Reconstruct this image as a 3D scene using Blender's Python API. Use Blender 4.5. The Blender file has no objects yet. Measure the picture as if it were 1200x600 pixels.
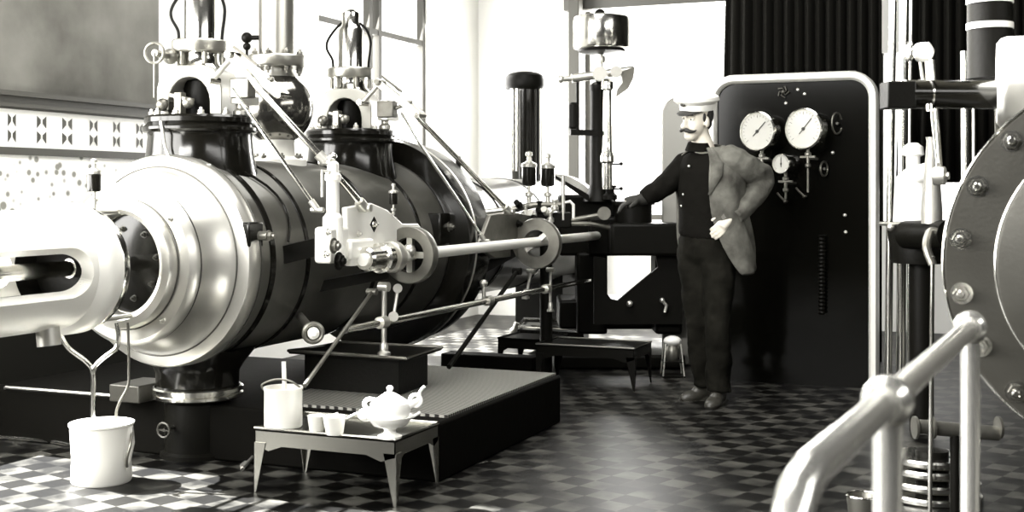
import bpy, bmesh, math, random
from mathutils import Vector as V, Matrix
random.seed(7)
PI = math.pi
C = bpy.context.scene.collection
F_PX, HOR, CH = 1450.0, 224.0, 1.22
YAW = math.radians(22.5)
R_ = V((math.cos(YAW), math.sin(YAW), 0)); F_ = V((-math.sin(YAW), math.cos(YAW), 0))
def D(px, py, d):                       # world point seen at a pixel, at a distance
    return R_*((px-600)/F_PX*d) + F_*d + V((0, 0, CH-(py-HOR)*d/F_PX))
def LX(px, py, X):
    u = (px-600)/F_PX; return D(px, py, X/(u*R_.x+F_.x))
def LY(px, py, Y):
    u = (px-600)/F_PX; return D(px, py, Y/(u*R_.y+F_.y))
def LZ(px, py, z):
    return D(px, py, (CH-z)*F_PX/(py-HOR))
# ---------------------------------------------------------------- materials
def mat(name, col, rough=.5, metal=0., coat=0., spec=.5, bump=None, var=None):
    m = bpy.data.materials.new(name); m.use_nodes = True
    nt = m.node_tree; b = nt.nodes['Principled BSDF']
    b.inputs['Base Color'].default_value = (*col, 1); b.inputs['Roughness'].default_value = rough
    b.inputs['Metallic'].default_value = metal; b.inputs['Coat Weight'].default_value = coat
    b.inputs['Specular IOR Level'].default_value = spec
    tc = nt.nodes.new('ShaderNodeTexCoord')
    if var:                              # var = (scale, second colour, low, high)
        n = nt.nodes.new('ShaderNodeTexNoise'); n.inputs['Scale'].default_value = var[0]; n.inputs['Detail'].default_value = 6
        nt.links.new(tc.outputs['Object'], n.inputs['Vector'])
        r = nt.nodes.new('ShaderNodeValToRGB'); e = r.color_ramp.elements
        e[0].position = var[2]; e[0].color = (*col, 1); e[1].position = var[3]; e[1].color = (*var[1], 1)
        nt.links.new(n.outputs['Fac'], r.inputs['Fac']); nt.links.new(r.outputs['Color'], b.inputs['Base Color'])
    if bump:                             # bump = (scale, strength, distance)
        n = nt.nodes.new('ShaderNodeTexNoise'); n.inputs['Scale'].default_value = bump[0]; n.inputs['Detail'].default_value = 5
        nt.links.new(tc.outputs['Object'], n.inputs['Vector'])
        bp = nt.nodes.new('ShaderNodeBump'); bp.inputs['Strength'].default_value = bump[1]; bp.inputs['Distance'].default_value = bump[2]
        nt.links.new(n.outputs['Fac'], bp.inputs['Height']); nt.links.new(bp.outputs['Normal'], b.inputs['Normal'])
    return m
M = dict(
 steel=mat('polished_steel', (.86, .85, .80), .16, 1., bump=(40, .05, .002)),
 satin=mat('satin_steel', (.62, .61, .565), .36, .9, bump=(60, .12, .002)),
 white_metal=mat('bright_machined_metal', (.78, .77, .72), .42, .2, bump=(50, .1, .002)),
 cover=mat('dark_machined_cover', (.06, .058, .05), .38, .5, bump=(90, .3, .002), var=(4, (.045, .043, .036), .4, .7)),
 dull=mat('worn_grey_iron', (.22, .215, .19), .38, .8, bump=(50, .25, .003), var=(6, (.10, .095, .08), .4, .7)),
 black=mat('black_enamel', (.005, .0047, .0036), .15, 0., .0, .38, bump=(14, .10, .004)),
 lagging=mat('blued_lagging_sheet', (.06, .059, .051), .30, .5, .15, bump=(10, .12, .004), var=(3, (.10, .097, .085), .4, .7)),
 bonnet=mat('grey_cast_bonnet', (.30, .295, .265), .4, .3, bump=(30, .2, .003)),
 tray=mat('tarnished_tray_metal', (.36, .355, .32), .24, 1., bump=(30, .1, .002)),
 rail=mat('bright_rail_steel', (.93, .92, .87), .24, .85, bump=(40, .05, .002)),
 pipe=mat('steam_pipe_steel', (.42, .41, .37), .33, .95, bump=(20, .1, .003)),
 ballm=mat('dark_polished_steel', (.16, .155, .14), .14, .9, bump=(12, .06, .003)),
 iron=mat('black_cast_iron', (.0038, .0036, .0027), .45, 0., 0., .09, bump=(70, .3, .003)),
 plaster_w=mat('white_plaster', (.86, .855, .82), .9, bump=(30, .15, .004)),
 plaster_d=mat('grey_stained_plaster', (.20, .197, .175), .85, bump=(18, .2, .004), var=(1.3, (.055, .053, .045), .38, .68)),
 trim_d=mat('dark_wood_trim', (.05, .048, .04), .5, bump=(30, .2, .003)),
 wall_d=mat('dark_wall_paint', (.008, .0077, .006), .9, 0., 0., .1),
 frame=mat('window_bar_paint', (.04, .038, .03), .6),
 panel=mat('black_marble', (.0025, .0024, .0018), .10, 0., 0., .12, bump=(5, .03, .002)),
 frame_w=mat('pale_enamelled_moulding', (.74, .73, .68), .28, 0., .4),
 rim_d=mat('worn_dark_rim', (.25, .245, .22), .4, .8),
 tin=mat('grey_sheet_tin', (.17, .167, .15), .45, .2, bump=(12, .1, .004)),
 curtain=mat('black_ribbed_cloth', (.006, .0057, .0045), .9, 0., 0., .1),
 enamel_w=mat('white_enamel', (.86, .855, .82), .3, 0., .4),
 dial=mat('dial_white', (.46, .455, .42), .5),
 ink=mat('black_ink', (.02, .02, .016), .6),
 motif=mat('dark_tile_glaze', (.05, .048, .04), .35),
 skin=mat('skin', (.62, .58, .50), .55, bump=(90, .15, .002)),
 hair=mat('dark_hair', (.012, .011, .009), .6, bump=(200, .6, .003)),
 coat=mat('grey_work_jacket_cloth', (.13, .128, .112), .9, 0., 0., .1, bump=(14, .7, .02), var=(9, (.05, .048, .042), .35, .7)),
 vest=mat('dark_waistcoat_cloth', (.005, .0047, .0038), .9, 0., 0., .05, bump=(16, .5, .015)),
 trouser=mat('black_trouser_cloth', (.005, .0048, .0036), .9, 0., 0., .05, bump=(9, .6, .02), var=(7, (.012, .0115, .009), .4, .7)),
 shirt=mat('grey_shirt_cloth', (.16, .157, .14), .9),
 cap=mat('white_cap_cloth', (.80, .79, .74), .85, bump=(22, .4, .01)),
 leather=mat('dark_leather', (.03, .0285, .023), .38, bump=(60, .3, .003)),
 hand_shade=mat('hand_silhouette_black', (.010, .0095, .007), .8),
 wood=mat('dark_wood_board', (.0028, .0026, .002), .8, 0., 0., .04, bump=(25, .4, .004)),
)
def glass():
    m = bpy.data.materials.new('clear_glass'); m.use_nodes = True
    b = m.node_tree.nodes['Principled BSDF']; b.inputs['Transmission Weight'].default_value = 1
    b.inputs['Roughness'].default_value = .03; b.inputs['IOR'].default_value = 1.1
    return m
M['glass'] = glass()
def floor_mat(name, sc, rot, c1, c2, rough, k=.55):
    m = bpy.data.materials.new(name); m.use_nodes = True; nt = m.node_tree; b = nt.nodes['Principled BSDF']
    tc = nt.nodes.new('ShaderNodeTexCoord'); mp = nt.nodes.new('ShaderNodeMapping')
    mp.inputs['Rotation'].default_value[2] = rot
    nt.links.new(tc.outputs['Object'], mp.inputs['Vector'])
    ch = nt.nodes.new('ShaderNodeTexChecker'); ch.inputs['Scale'].default_value = sc
    ch.inputs['Color1'].default_value = (*c1, 1); ch.inputs['Color2'].default_value = (*c2, 1)
    nt.links.new(mp.outputs['Vector'], ch.inputs['Vector'])
    n = nt.nodes.new('ShaderNodeTexNoise'); n.inputs['Scale'].default_value = 5; n.inputs['Detail'].default_value = 8
    nt.links.new(tc.outputs['Object'], n.inputs['Vector'])
    r = nt.nodes.new('ShaderNodeValToRGB'); e = r.color_ramp.elements
    e[0].position = .40; e[0].color = (.12, .12, .12, 1); e[1].position = .62; e[1].color = (1, 1, 1, 1)
    nt.links.new(n.outputs['Fac'], r.inputs['Fac'])
    mx = nt.nodes.new('ShaderNodeMix'); mx.data_type = 'RGBA'; mx.blend_type = 'MULTIPLY'; mx.inputs[0].default_value = 1
    nt.links.new(ch.outputs['Color'], mx.inputs[6]); nt.links.new(r.outputs['Color'], mx.inputs[7])
    nt.links.new(mx.outputs[2], b.inputs['Base Color'])
    b.inputs['Roughness'].default_value = rough; b.inputs['Specular IOR Level'].default_value = .14
    bp = nt.nodes.new('ShaderNodeBump'); bp.inputs['Strength'].default_value = .25; bp.inputs['Distance'].default_value = .004
    nt.links.new(n.outputs['Fac'], bp.inputs['Height']); nt.links.new(bp.outputs['Normal'], b.inputs['Normal'])
    return m
M['floor'] = floor_mat('chequered_tile_floor', 8.5, .30, (.055, .0535, .047), (.0028, .0026, .002), .42)
def ribbed_mat():
    m = bpy.data.materials.new('ribbed_floor_plate'); m.use_nodes = True; nt = m.node_tree; b = nt.nodes['Principled BSDF']
    tc = nt.nodes.new('ShaderNodeTexCoord'); mp = nt.nodes.new('ShaderNodeMapping'); mp.inputs['Rotation'].default_value[2] = .45
    nt.links.new(tc.outputs['Object'], mp.inputs['Vector'])
    w = nt.nodes.new('ShaderNodeTexWave'); w.inputs['Scale'].default_value = 16; w.inputs['Distortion'].default_value = .3
    w.bands_direction = 'Y'
    nt.links.new(mp.outputs['Vector'], w.inputs['Vector'])
    r = nt.nodes.new('ShaderNodeValToRGB'); e = r.color_ramp.elements
    e[0].position = .35; e[0].color = (.012, .011, .009, 1); e[1].position = .6; e[1].color = (.30, .295, .265, 1)
    nt.links.new(w.outputs['Fac'], r.inputs['Fac']); nt.links.new(r.outputs['Color'], b.inputs['Base Color'])
    bp = nt.nodes.new('ShaderNodeBump'); bp.inputs['Strength'].default_value = .5; bp.inputs['Distance'].default_value = .006
    nt.links.new(w.outputs['Fac'], bp.inputs['Height']); nt.links.new(bp.outputs['Normal'], b.inputs['Normal'])
    b.inputs['Roughness'].default_value = .45; b.inputs['Metallic'].default_value = .3
    return m
M['ribbed'] = ribbed_mat()
def speckle_mat():
    m = bpy.data.materials.new('flowered_wall_tile'); m.use_nodes = True; nt = m.node_tree; b = nt.nodes['Principled BSDF']
    tc = nt.nodes.new('ShaderNodeTexCoord')
    v = nt.nodes.new('ShaderNodeTexVoronoi'); v.inputs['Scale'].default_value = 17
    n = nt.nodes.new('ShaderNodeTexNoise'); n.inputs['Scale'].default_value = 3.2
    for x in (v, n): nt.links.new(tc.outputs['Object'], x.inputs['Vector'])
    s = nt.nodes.new('ShaderNodeMath'); s.operation = 'SUBTRACT'; s.inputs[1].default_value = .0
    a = nt.nodes.new('ShaderNodeMath'); a.operation = 'MULTIPLY'
    nt.links.new(n.outputs['Fac'], a.inputs[0]); a.inputs[1].default_value = .85
    nt.links.new(a.outputs[0], s.inputs[0]); nt.links.new(v.outputs['Distance'], s.inputs[1])
    r = nt.nodes.new('ShaderNodeValToRGB'); e = r.color_ramp.elements
    e[0].position = .10; e[0].color = (.84, .835, .80, 1); e[1].position = .26; e[1].color = (.22, .217, .19, 1)
    nt.links.new(s.outputs[0], r.inputs['Fac']); nt.links.new(r.outputs['Color'], b.inputs['Base Color'])
    b.inputs['Roughness'].default_value = .35
    return m
M['speckle'] = speckle_mat()
# ---------------------------------------------------------------- mesh builder
def basis(ax):
    ax = V(ax).normalized(); t = V((0, 0, 1)) if abs(ax.z) < .9 else V((1, 0, 0))
    u = ax.cross(t).normalized(); return u, ax.cross(u).normalized(), ax
class G:
    def __init__(s): s.v = []; s.f = []; s.mi = []; s.cur = 0
    def add(s, vs, fs):
        o = len(s.v); s.v += [V(p) for p in vs]
        s.f += [[i+o for i in f] for f in fs]; s.mi += [s.cur]*len(fs); return s
    def lathe(s, prof, o=(0, 0, 0), ax=(0, 0, 1), seg=32, a0=0., a1=2*PI, closed=False):
        u, w, a = basis(ax); o = V(o); full = abs(a1-a0-2*PI) < 1e-6; n = seg if full else seg+1
        vs = []; fs = []
        for r, t in prof:
            for k in range(n):
                th = a0+(a1-a0)*k/seg; vs.append(o+a*t+(u*math.cos(th)+w*math.sin(th))*r)
        L = len(prof)
        for i in range(L if closed else L-1):
            j = (i+1) % L
            for k in range(seg):
                k2 = (k+1) % n if full else k+1
                fs.append([i*n+k, i*n+k2, j*n+k2, j*n+k])
        if not closed:
            if prof[0][0] > 1e-5: fs.append([k for k in range(n)][::-1])
            if prof[-1][0] > 1e-5: fs.append([(L-1)*n+k for k in range(n)])
        elif not full:
            fs.append([i*n for i in range(L)]); fs.append([i*n+n-1 for i in range(L)][::-1])
        return s.add(vs, fs)
    def cyl(s, a, b, r, r2=None, seg=20):
        a = V(a); b = V(b); d = b-a
        return s.lathe([(r, 0), (r if r2 is None else r2, d.length)], a, d, seg)
    def ball(s, c, r, seg=20, sq=(1, 1, 1), rot=None):
        vs = []; fs = []; n = seg; m = seg//2; c = V(c)
        for i in range(m+1):
            ph = PI*i/m
            for k in range(n):
                th = 2*PI*k/n; p = V((math.sin(ph)*math.cos(th)*sq[0], math.sin(ph)*math.sin(th)*sq[1], math.cos(ph)*sq[2]))*r
                vs.append(c+(rot @ p if rot else p))
        for i in range(m):
            for k in range(n): fs.append([i*n+k, (i+1)*n+k, (i+1)*n+(k+1) % n, i*n+(k+1) % n])
        return s.add(vs, fs)
    def tube(s, pts, r, seg=10, smooth=0, closed=False):
        pts = [V(p) for p in pts]
        rs = list(r) if isinstance(r, (list, tuple)) else [r]*len(pts)
        if smooth:
            q = []; qr = []
            for i in range(len(pts)-1):
                p0 = pts[max(i-1, 0)]; p1 = pts[i]; p2 = pts[i+1]; p3 = pts[min(i+2, len(pts)-1)]
                for k in range(smooth):
                    t = k/smooth
                    q.append(.5*((2*p1)+(p2-p0)*t+(2*p0-5*p1+4*p2-p3)*t*t+(3*p1-p0-3*p2+p3)*t**3)); qr.append(rs[i]*(1-t)+rs[i+1]*t)
            q.append(pts[-1]); qr.append(rs[-1]); pts, rs = q, qr
        n = len(pts); vs = []; fs = []; u = None
        for i, p in enumerate(pts):
            if closed: t = (pts[(i+1) % n]-pts[i-1]).normalized()
            else: t = (pts[min(i+1, n-1)]-pts[max(i-1, 0)]).normalized()
            if u is None: u = basis(t)[0]
            u = (u-t*u.dot(t)).normalized(); w = t.cross(u)
            for k in range(seg):
                th = 2*PI*k/seg; vs.append(p+(u*math.cos(th)+w*math.sin(th))*rs[i])
        for i in range(n if closed else n-1):
            j = (i+1) % n
            for k in range(seg): fs.append([i*seg+k, i*seg+(k+1) % seg, j*seg+(k+1) % seg, j*seg+k])
        if not closed: fs.append(list(range(seg))[::-1]); fs.append([(n-1)*seg+k for k in range(seg)])
        return s.add(vs, fs)
    def ring(s, c, ax, R, r, seg=36, rs=8, a0=0, a1=2*PI):
        prof = [(R+r*math.cos(2*PI*k/rs), r*math.sin(2*PI*k/rs)) for k in range(rs)]
        return s.lathe(prof, c, ax, seg, a0, a1, closed=True)
    def box(s, c, size, ax=None):
        c = V(c); X, Y, Z = (V((1, 0, 0)), V((0, 1, 0)), V((0, 0, 1))) if ax is None else [V(a).normalized() for a in ax]
        h = [q/2 for q in size]; vs = [c+X*h[0]*i+Y*h[1]*j+Z*h[2]*k for i in (-1, 1) for j in (-1, 1) for k in (-1, 1)]
        return s.add(vs, [[0, 1, 3, 2], [4, 6, 7, 5], [0, 4, 5, 1], [2, 3, 7, 6], [0, 2, 6, 4], [1, 5, 7, 3]])
    def span(s, a, b):
        a = V(a); b = V(b); return s.box((a+b)/2, [abs(q) for q in (b-a)])
    def bar(s, a, b, w, t, up=(0, 0, 1)):
        a = V(a); b = V(b); d = (b-a); y = d.normalized(); x = y.cross(V(up)).normalized(); z = x.cross(y)
        return s.box((a+b)/2, (w, d.length, t), (x, y, z))
    def prism(s, pts, w):                # planar polygon given in 3-D, extruded by vector w
        pts = [V(p) for p in pts]; n = len(pts); w = V(w)
        return s.add(pts+[p+w for p in pts], [list(range(n))[::-1], [n+i for i in range(n)]]+[[i, (i+1) % n, n+(i+1) % n, n+i] for i in range(n)])
    def hexnut(s, c, ax, r, t, stud=None):
        s.lathe([(r*.92, 0), (r, t*.12), (r, t*.88), (r*.9, t)], c, ax, 6)
        u, w, a = basis(ax); s.lathe([(r*1.35, -.001), (r*1.35, t*.1)], c, ax, 16)
        L = stud or t*.7; s.lathe([(r*.5, t*.5), (r*.5, t+L*.8), (r*.35, t+L)], c, ax, 10); return s
ORG = {}
def link(name, g, m, org, bevel=0, angle=35):
    me = bpy.data.meshes.new(name); me.from_pydata([p-org for p in g.v], [], g.f)
    bm = bmesh.new(); bm.from_mesh(me); bmesh.ops.recalc_face_normals(bm, faces=bm.faces[:]); bm.to_mesh(me); bm.free()
    ms = m if isinstance(m, (list, tuple)) else [m]
    for q in ms: me.materials.append(M[q] if isinstance(q, str) else q)
    if len(ms) > 1: me.polygons.foreach_set('material_index', g.mi)
    me.polygons.foreach_set('use_smooth', [True]*len(me.polygons)); me.set_sharp_from_angle(angle=math.radians(angle))
    o = bpy.data.objects.new(name, me); C.objects.link(o)
    if bevel:
        b = o.modifiers.new('b', 'BEVEL'); b.width = bevel; b.segments = 2; b.limit_method = 'ANGLE'; b.angle_limit = math.radians(40)
    return o
def tag(o, label=None, cat=None, group=None, kind=None):
    for k, x in (('label', label), ('category', cat), ('group', group), ('kind', kind)):
        if x: o[k] = x
    return o
def thing(name, label, cat, loc, group=None):
    o = bpy.data.objects.new(name, None); C.objects.link(o); o.empty_display_size = .05
    o.location = V(loc); ORG[o.name] = V(loc); return tag(o, label, cat, group)
def part(name, g, m, parent, label=None, bevel=0, angle=35):
    org = ORG[parent.name]; o = link(name, g, m, org, bevel, angle); o.parent = parent; ORG[o.name] = org
    if label: o['label'] = label
    return o
def parts(name, gs, m, parent, label=None, bevel=0):
    return [part(name, q, m, parent, label, bevel) for q in gs]
def solo(name, g, m, label, cat, loc, group=None, bevel=0, angle=35):
    o = link(name, g, m, V(loc), bevel, angle); o.location = V(loc); ORG[o.name] = V(loc); return tag(o, label, cat, group)
def struct(name, g, m, bevel=0):
    o = link(name, g, m, V((0, 0, 0)), bevel); ORG[o.name] = V((0, 0, 0)); o['kind'] = 'structure'; return o
def dup(root, loc, label=None, group=None):
    def cp(o, par):
        c = o.copy(); C.objects.link(c)
        if par: c.parent = par
        for ch in o.children: cp(ch, c)
        return c
    r = cp(root, None); r.location = V(loc)
    if label: r['label'] = label
    if group: r['group'] = group
    return r
def base(g):
    xs = [p.x for p in g.v]; ys = [p.y for p in g.v]; return V(((min(xs)+max(xs))/2, (min(ys)+max(ys))/2, min(p.z for p in g.v)))
# ---------------------------------------------------------------- room
XL, XR, YB, YF, H = -5.0, 3.6, 11.2, -3.0, 4.6
struct('floor', G().span((XL, YF, -.1), (XR, YB, 0)), 'floor')

ye = LX(186, 50, XL).y                  # the grey dado ends here
zt0, zt1 = LX(0, 127, XL).z, LX(0, 105, XL).z
z2a, z2b = LX(0, 181, XL).z, LX(0, 172, XL).z
g = G(); SK = (-3.6, -1.0, 2.2, 7.0)
g.span((XL-.2, YF-.2, H), (SK[0], YB+.2, H+.15)); g.span((SK[1], YF-.2, H), (XR+.2, YB+.2, H+.15))
g.span((SK[0], YF-.2, H), (SK[1], SK[2], H+.15)); g.span((SK[0], SK[3], H), (SK[1], YB+.2, H+.15))
struct('ceiling', g, 'wall_d')
W1 = (8.2, 10.13, .45, 3.3)
def wall_x(g, x, t, y0, y1, z0, z1, holes):
    hs = sorted(holes)
    y = y0
    for a, b, c, d in hs:
        g.span((x, y, z0), (x+t, a, z1)); g.span((x, a, z0), (x+t, b, c)); g.span((x, a, d), (x+t, b, z1)); y = b
    g.span((x, y, z0), (x+t, y1, z1)); return g
def wall_y(g, y, t, x0, x1, z0, z1, holes):
    x = x0
    for a, b, c, d in sorted(holes):
        g.span((x, y, z0), (a, y+t, z1)); g.span((a, y, z0), (b, y+t, c)); g.span((a, y, d), (b, y+t, z1)); x = b
    g.span((x, y, z0), (x1, y+t, z1)); return g
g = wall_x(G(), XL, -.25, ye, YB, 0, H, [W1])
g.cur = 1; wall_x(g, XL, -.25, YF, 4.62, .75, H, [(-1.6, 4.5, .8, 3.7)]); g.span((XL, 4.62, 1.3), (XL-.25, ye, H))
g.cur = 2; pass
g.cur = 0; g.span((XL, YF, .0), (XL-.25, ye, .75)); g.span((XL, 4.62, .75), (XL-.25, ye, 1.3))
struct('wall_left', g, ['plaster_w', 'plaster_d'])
# dado rail, tile bands
g = G()
YT = 4.62
g.span((XL, YT, zt0), (XL+.03, ye, zt1)); g.span((XL, YT, zt0+.01), (XL+.05, ye, zt0+.03)); g.span((XL, YT, zt1-.03), (XL+.06, ye, zt1-.005))
struct('trim_1', g, 'trim_d')
g = G(); g.span((XL, YT, z2b), (XL+.02, ye, zt0))
g.cur = 1
def cross_tile(y, s):                   # bow-tie shaped glazed motif
    zc = (z2b+zt0)/2; x = XL+.022
    for sz in (-1, 1):
        for sy in (-1, 1):
            zz = zc+sz*.042
            g.prism([(x, y+sy*.012*s, zz-.006), (x, y+sy*.045*s, zz-.032), (x, y+sy*.045*s, zz+.032), (x, y+sy*.012*s, zz+.014)], (.003, 0, 0))
for px, s in ((10, .8), (45, 1.), (75, 1.1), (106, .9), (133, .8), (160, .8)): cross_tile(LX(px, 150, XL).y, s*.75)
struct('trim_2', g, ['enamel_w', 'motif'])
struct('trim_3', G().span((XL, YT, z2a), (XL+.035, ye+.05, z2b)), 'trim_d')
struct('trim_4', G().span((XL, YT, .70), (XL+.02, ye, z2a)), 'speckle')
struct('baseboard_left', G().span((XL, YF, 0), (XL+.03, ye, .72)), 'wall_d')
# back wall
bx0, bx1 = LY(684, 100, YB).x, LY(857, 100, YB).x
zt = LY(770, 8, YB).z
cx0, cx1 = LY(1030, 200, YB).x, LY(1132, 200, YB).x
cz0, cz1 = LY(1080, 264, YB).z, LY(1080, 60, YB).z
struct('wall_back', wall_y(G(), YB, .25, XL-.25, XR+.25, 0, H, [(bx0, bx1, .95, zt), (cx0, cx1, cz0, cz1)]), 'plaster_w')
# front wall (behind the camera) and right wall: unseen high windows placed for the light they give
WF = (-4.6, -1.0, 3.1, 4.35)
struct('wall_front', wall_y(G(), YF, -.25, XL-.25, XR+.25, 0, H, [WF]), 'wall_d')
WR = (-1.5, 4.8, 3.0, 4.3)
WL = (-1.6, 4.5, .8, 3.7)
SK = (-3.6, -1.0, 2.2, 7.0)
struct('wall_right', wall_x(G(), XR, .25, YF, YB, 0, H, [WR]), 'wall_d')
struct('trim_5', G().span((LY(664, 0, YB).x, YB-.10, zt), (bx1+.04, YB, zt+.24)), 'trim_d', .01)
def window(name, g):
    return struct(name, g, 'frame')
g = G(); x = XL-.08
ys = [W1[0]+.03, LX(441, 50, XL).y, LX(452, 50, XL).y, W1[1]-.03]
for y in ys: g.span((x-.03, y-.028, W1[2]), (x+.03, y+.028, W1[3]))
zb = LX(443, 36, XL).z
for z in (W1[2]+.02, zb, W1[3]-.02): g.span((x-.025, W1[0], z-.024), (x+.025, W1[1], z+.024))
window('window_1', g)
g = G(); g.span((bx0, YB+.05, .95), (bx0+.05, YB+.12, zt)); g.span((bx1-.02, YB+.05, .95), (bx1, YB+.12, zt)); g.span((bx0, YB+.05, .95), (bx1, YB+.12, 1.0)); window('window_2', g)
g = G(); g.span((cx0, YB+.05, cz0), (cx0+.03, YB+.12, cz1)); g.span((cx0, YB+.05, cz0), (cx1, YB+.12, cz0+.03)); window('window_3', g)
g = G()
for k in range(6): g.span((WF[0]+(WF[1]-WF[0])*k/5-.03, YF-.15, WF[2]), (WF[0]+(WF[1]-WF[0])*k/5+.03, YF-.1, WF[3]))
for z in (WF[2], 3.7, WF[3]): g.span((WF[0], YF-.15, z-.025), (WF[1], YF-.1, z+.025))
window('unseen_window_4', g)
g = G()
for k in range(8): g.span((XR+.1, WR[0]+(WR[1]-WR[0])*k/7-.03, WR[2]), (XR+.15, WR[0]+(WR[1]-WR[0])*k/7+.03, WR[3]))
window('unseen_window_5', g)
g = G()
for k in range(6): g.span((XL-.15, WL[0]+(WL[1]-WL[0])*k/5-.03, WL[2]), (XL-.10, WL[0]+(WL[1]-WL[0])*k/5+.03, WL[3]))
for z in (WL[2], 2.6, WL[3]): g.span((XL-.15, WL[0], z-.025), (XL-.10, WL[1], z+.025))
window('unseen_window_6', g)  # out of view, sized for the sun patch on the floor
g = G()
for k in range(7): g.span((SK[0], SK[2]+(SK[3]-SK[2])*k/6-.03, H+.05), (SK[1], SK[2]+(SK[3]-SK[2])*k/6+.03, H+.12))
window('unseen_window_7', g)  # unseen skylight, placed to light the top of the barrel
# dark post left of the back window (stands from floor to ceiling)
px0 = LY(675, 100, YB-.2)
solo('iron_post', G().span((px0.x-.05, YB-.28, 0), (px0.x+.055, YB-.16, H)), 'frame', 'narrow dark post rising at the left edge of the bright back window', 'post', (px0.x, YB-.22, 0), bevel=.008)
# engine bed
PX0, PX1, PY0, PY1, PZ = -4.75, -2.26, 4.66, 6.13, .25
solo('engine_bed', G().span((PX0, PY0, 0), (PX1, PY1, PZ)), 'wood', 'low dark engine bed under the big left cylinder, front side facing the tin bucket', 'plinth', ((PX0+PX1)/2, (PY0+PY1)/2, 0), bevel=.012)
solo('floor_plate', G().span((-3.2, 4.78, PZ), (PX1-.02, PY1-.02, PZ+.012)), 'ribbed', 'ribbed metal floor plate on top of the engine bed, right of the square drip tray', 'floor plate', (-2.8, 5.4, PZ))
solo('edge_strip', G().tube([LX(4, 458, -4.72)+V((0, 0, 0)), (-4.6, PY0-.02, PZ+.012), (-3.85, PY0-.02, PZ+.012)], .008, 8), 'satin', 'thin bright strip along the top front edge of the dark engine bed', 'strip', (-4.5, PY0-.02, PZ))
# ---------------------------------------------------------------- left steam cylinder
AX, AZ = -3.54, .91
YV = V((0, 1, 0))
def ay(y): return V((AX, y, AZ))
sc = thing('steam_cylinder', 'big horizontal black steam cylinder with polished round end plate facing left', 'steam cylinder', (AX, 5.4, PZ))
g = G().lathe([(.45, 4.56), (.462, 4.58), (.462, 6.30), (.50, 6.36), (.50, 6.40)], (AX, 0, AZ), YV, 96)
barrel = part('barrel', g, 'lagging', sc)
for y, w in ((4.66, .018), (4.95, .014), (5.62, .014), (6.12, .016)):
    g = G().lathe([(.462, y-w), (.469, y-w), (.469, y+w), (.462, y+w)], (AX, 0, AZ), YV, 96, closed=True)
    part('lagging_band', g, 'black', barrel)
gcov = G().lathe([(0, 4.28), (.215, 4.28), (.215, 4.195), (.235, 4.185), (.268, 4.19), (.275, 4.205), (.277, 4.240), (.33, 4.242), (.35, 4.262), (.355, 4.285), (.345, 4.30),
     (.355, 4.36), (.385, 4.42), (.415, 4.455), (.465, 4.475), (.474, 4.492), (.476, 4.545), (.468, 4.56), (.3, 4.562)], (AX, 0, AZ), YV, 96)
gd = G().lathe([(.45, 6.40), (.62, 6.42), (.625, 6.47), (.61, 6.74), (.56, 6.80), (.40, 6.84)], (AX, 0, AZ), YV, 96)
part('rear_drum', gd, 'black', sc)
part('drum_band', G().lathe([(.624, 6.50), (.630, 6.50), (.628, 6.515), (.623, 6.515)], (AX, 0, AZ), YV, 96, closed=True), 'satin', sc, 'thin bright line')
cov = part('end_plate', gcov, 'satin', sc, 'polished stepped end plate')
g = G().lathe([(0, 4.262), (.205, 4.262), (.213, 4.28)], (AX, 0, AZ), YV, 48)
gl = part('gland_plate', g, 'black', cov)
for y_, r_ in ((4.238, .279), (4.300, .349), (4.455, .418), (4.56, .474)):  # dark rings draw the shadow lines at the plate's steps
    part('step_shadow', G().ring((AX, y_-.002, AZ), YV, r_, .0035, 96), 'cover', cov, 'step shadow drawn as a thin dark ring')
for k in range(8):
    th = 2*PI*k/8+.2; c = V((AX+.15*math.cos(th), 4.262, AZ+.15*math.sin(th)))
    part('gland_bolt', G().hexnut(c, -YV, .011, .014), 'cover', cov)
for k in range(4):
    th = PI*(-.28+.5*k); c = V((AX+.305*math.cos(th), 4.25, AZ+.305*math.sin(th)))
    part('cover_stud', G().hexnut(c, -YV, .013, .018), 'satin', cov)
# side bracket of the barrel with a bolt, at the joint
c = LX(300, 275, -3.08)
g = G().span((c.x-.12, c.y-.06, c.z-.055), (c.x+.005, c.y+.05, c.z+.055)); bk = part('side_bracket', g, 'black', sc, bevel=.008)
part('bolt', G().cyl((c.x, c.y+.02, c.z-.005), (c.x+.05, c.y+.02, c.z-.005), .02).hexnut((c.x+.05, c.y+.02, c.z-.005), (1, 0, 0), .018, .02), 'dull', bk)
c = LX(522, 268, -3.05)
g = G().span((c.x-.1, c.y-.09, c.z-.09), (c.x+.01, c.y+.12, c.z+.09)); bk = part('side_bracket', g, 'black', sc, bevel=.008)
part('bolt', G().hexnut((c.x+.01, c.y+.03, c.z+.01), (1, 0, 0), .022, .02), 'dull', bk)
# copper line curving around the joint
pts = [V((AX+.473*math.cos(a), 4.72+.12*math.sin(3*a), AZ+.473*math.sin(a))) for a in [math.radians(q) for q in range(10, 96, 7)]]
part('oil_line', G().tube(pts, .006, 8), 'black', sc)
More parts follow.
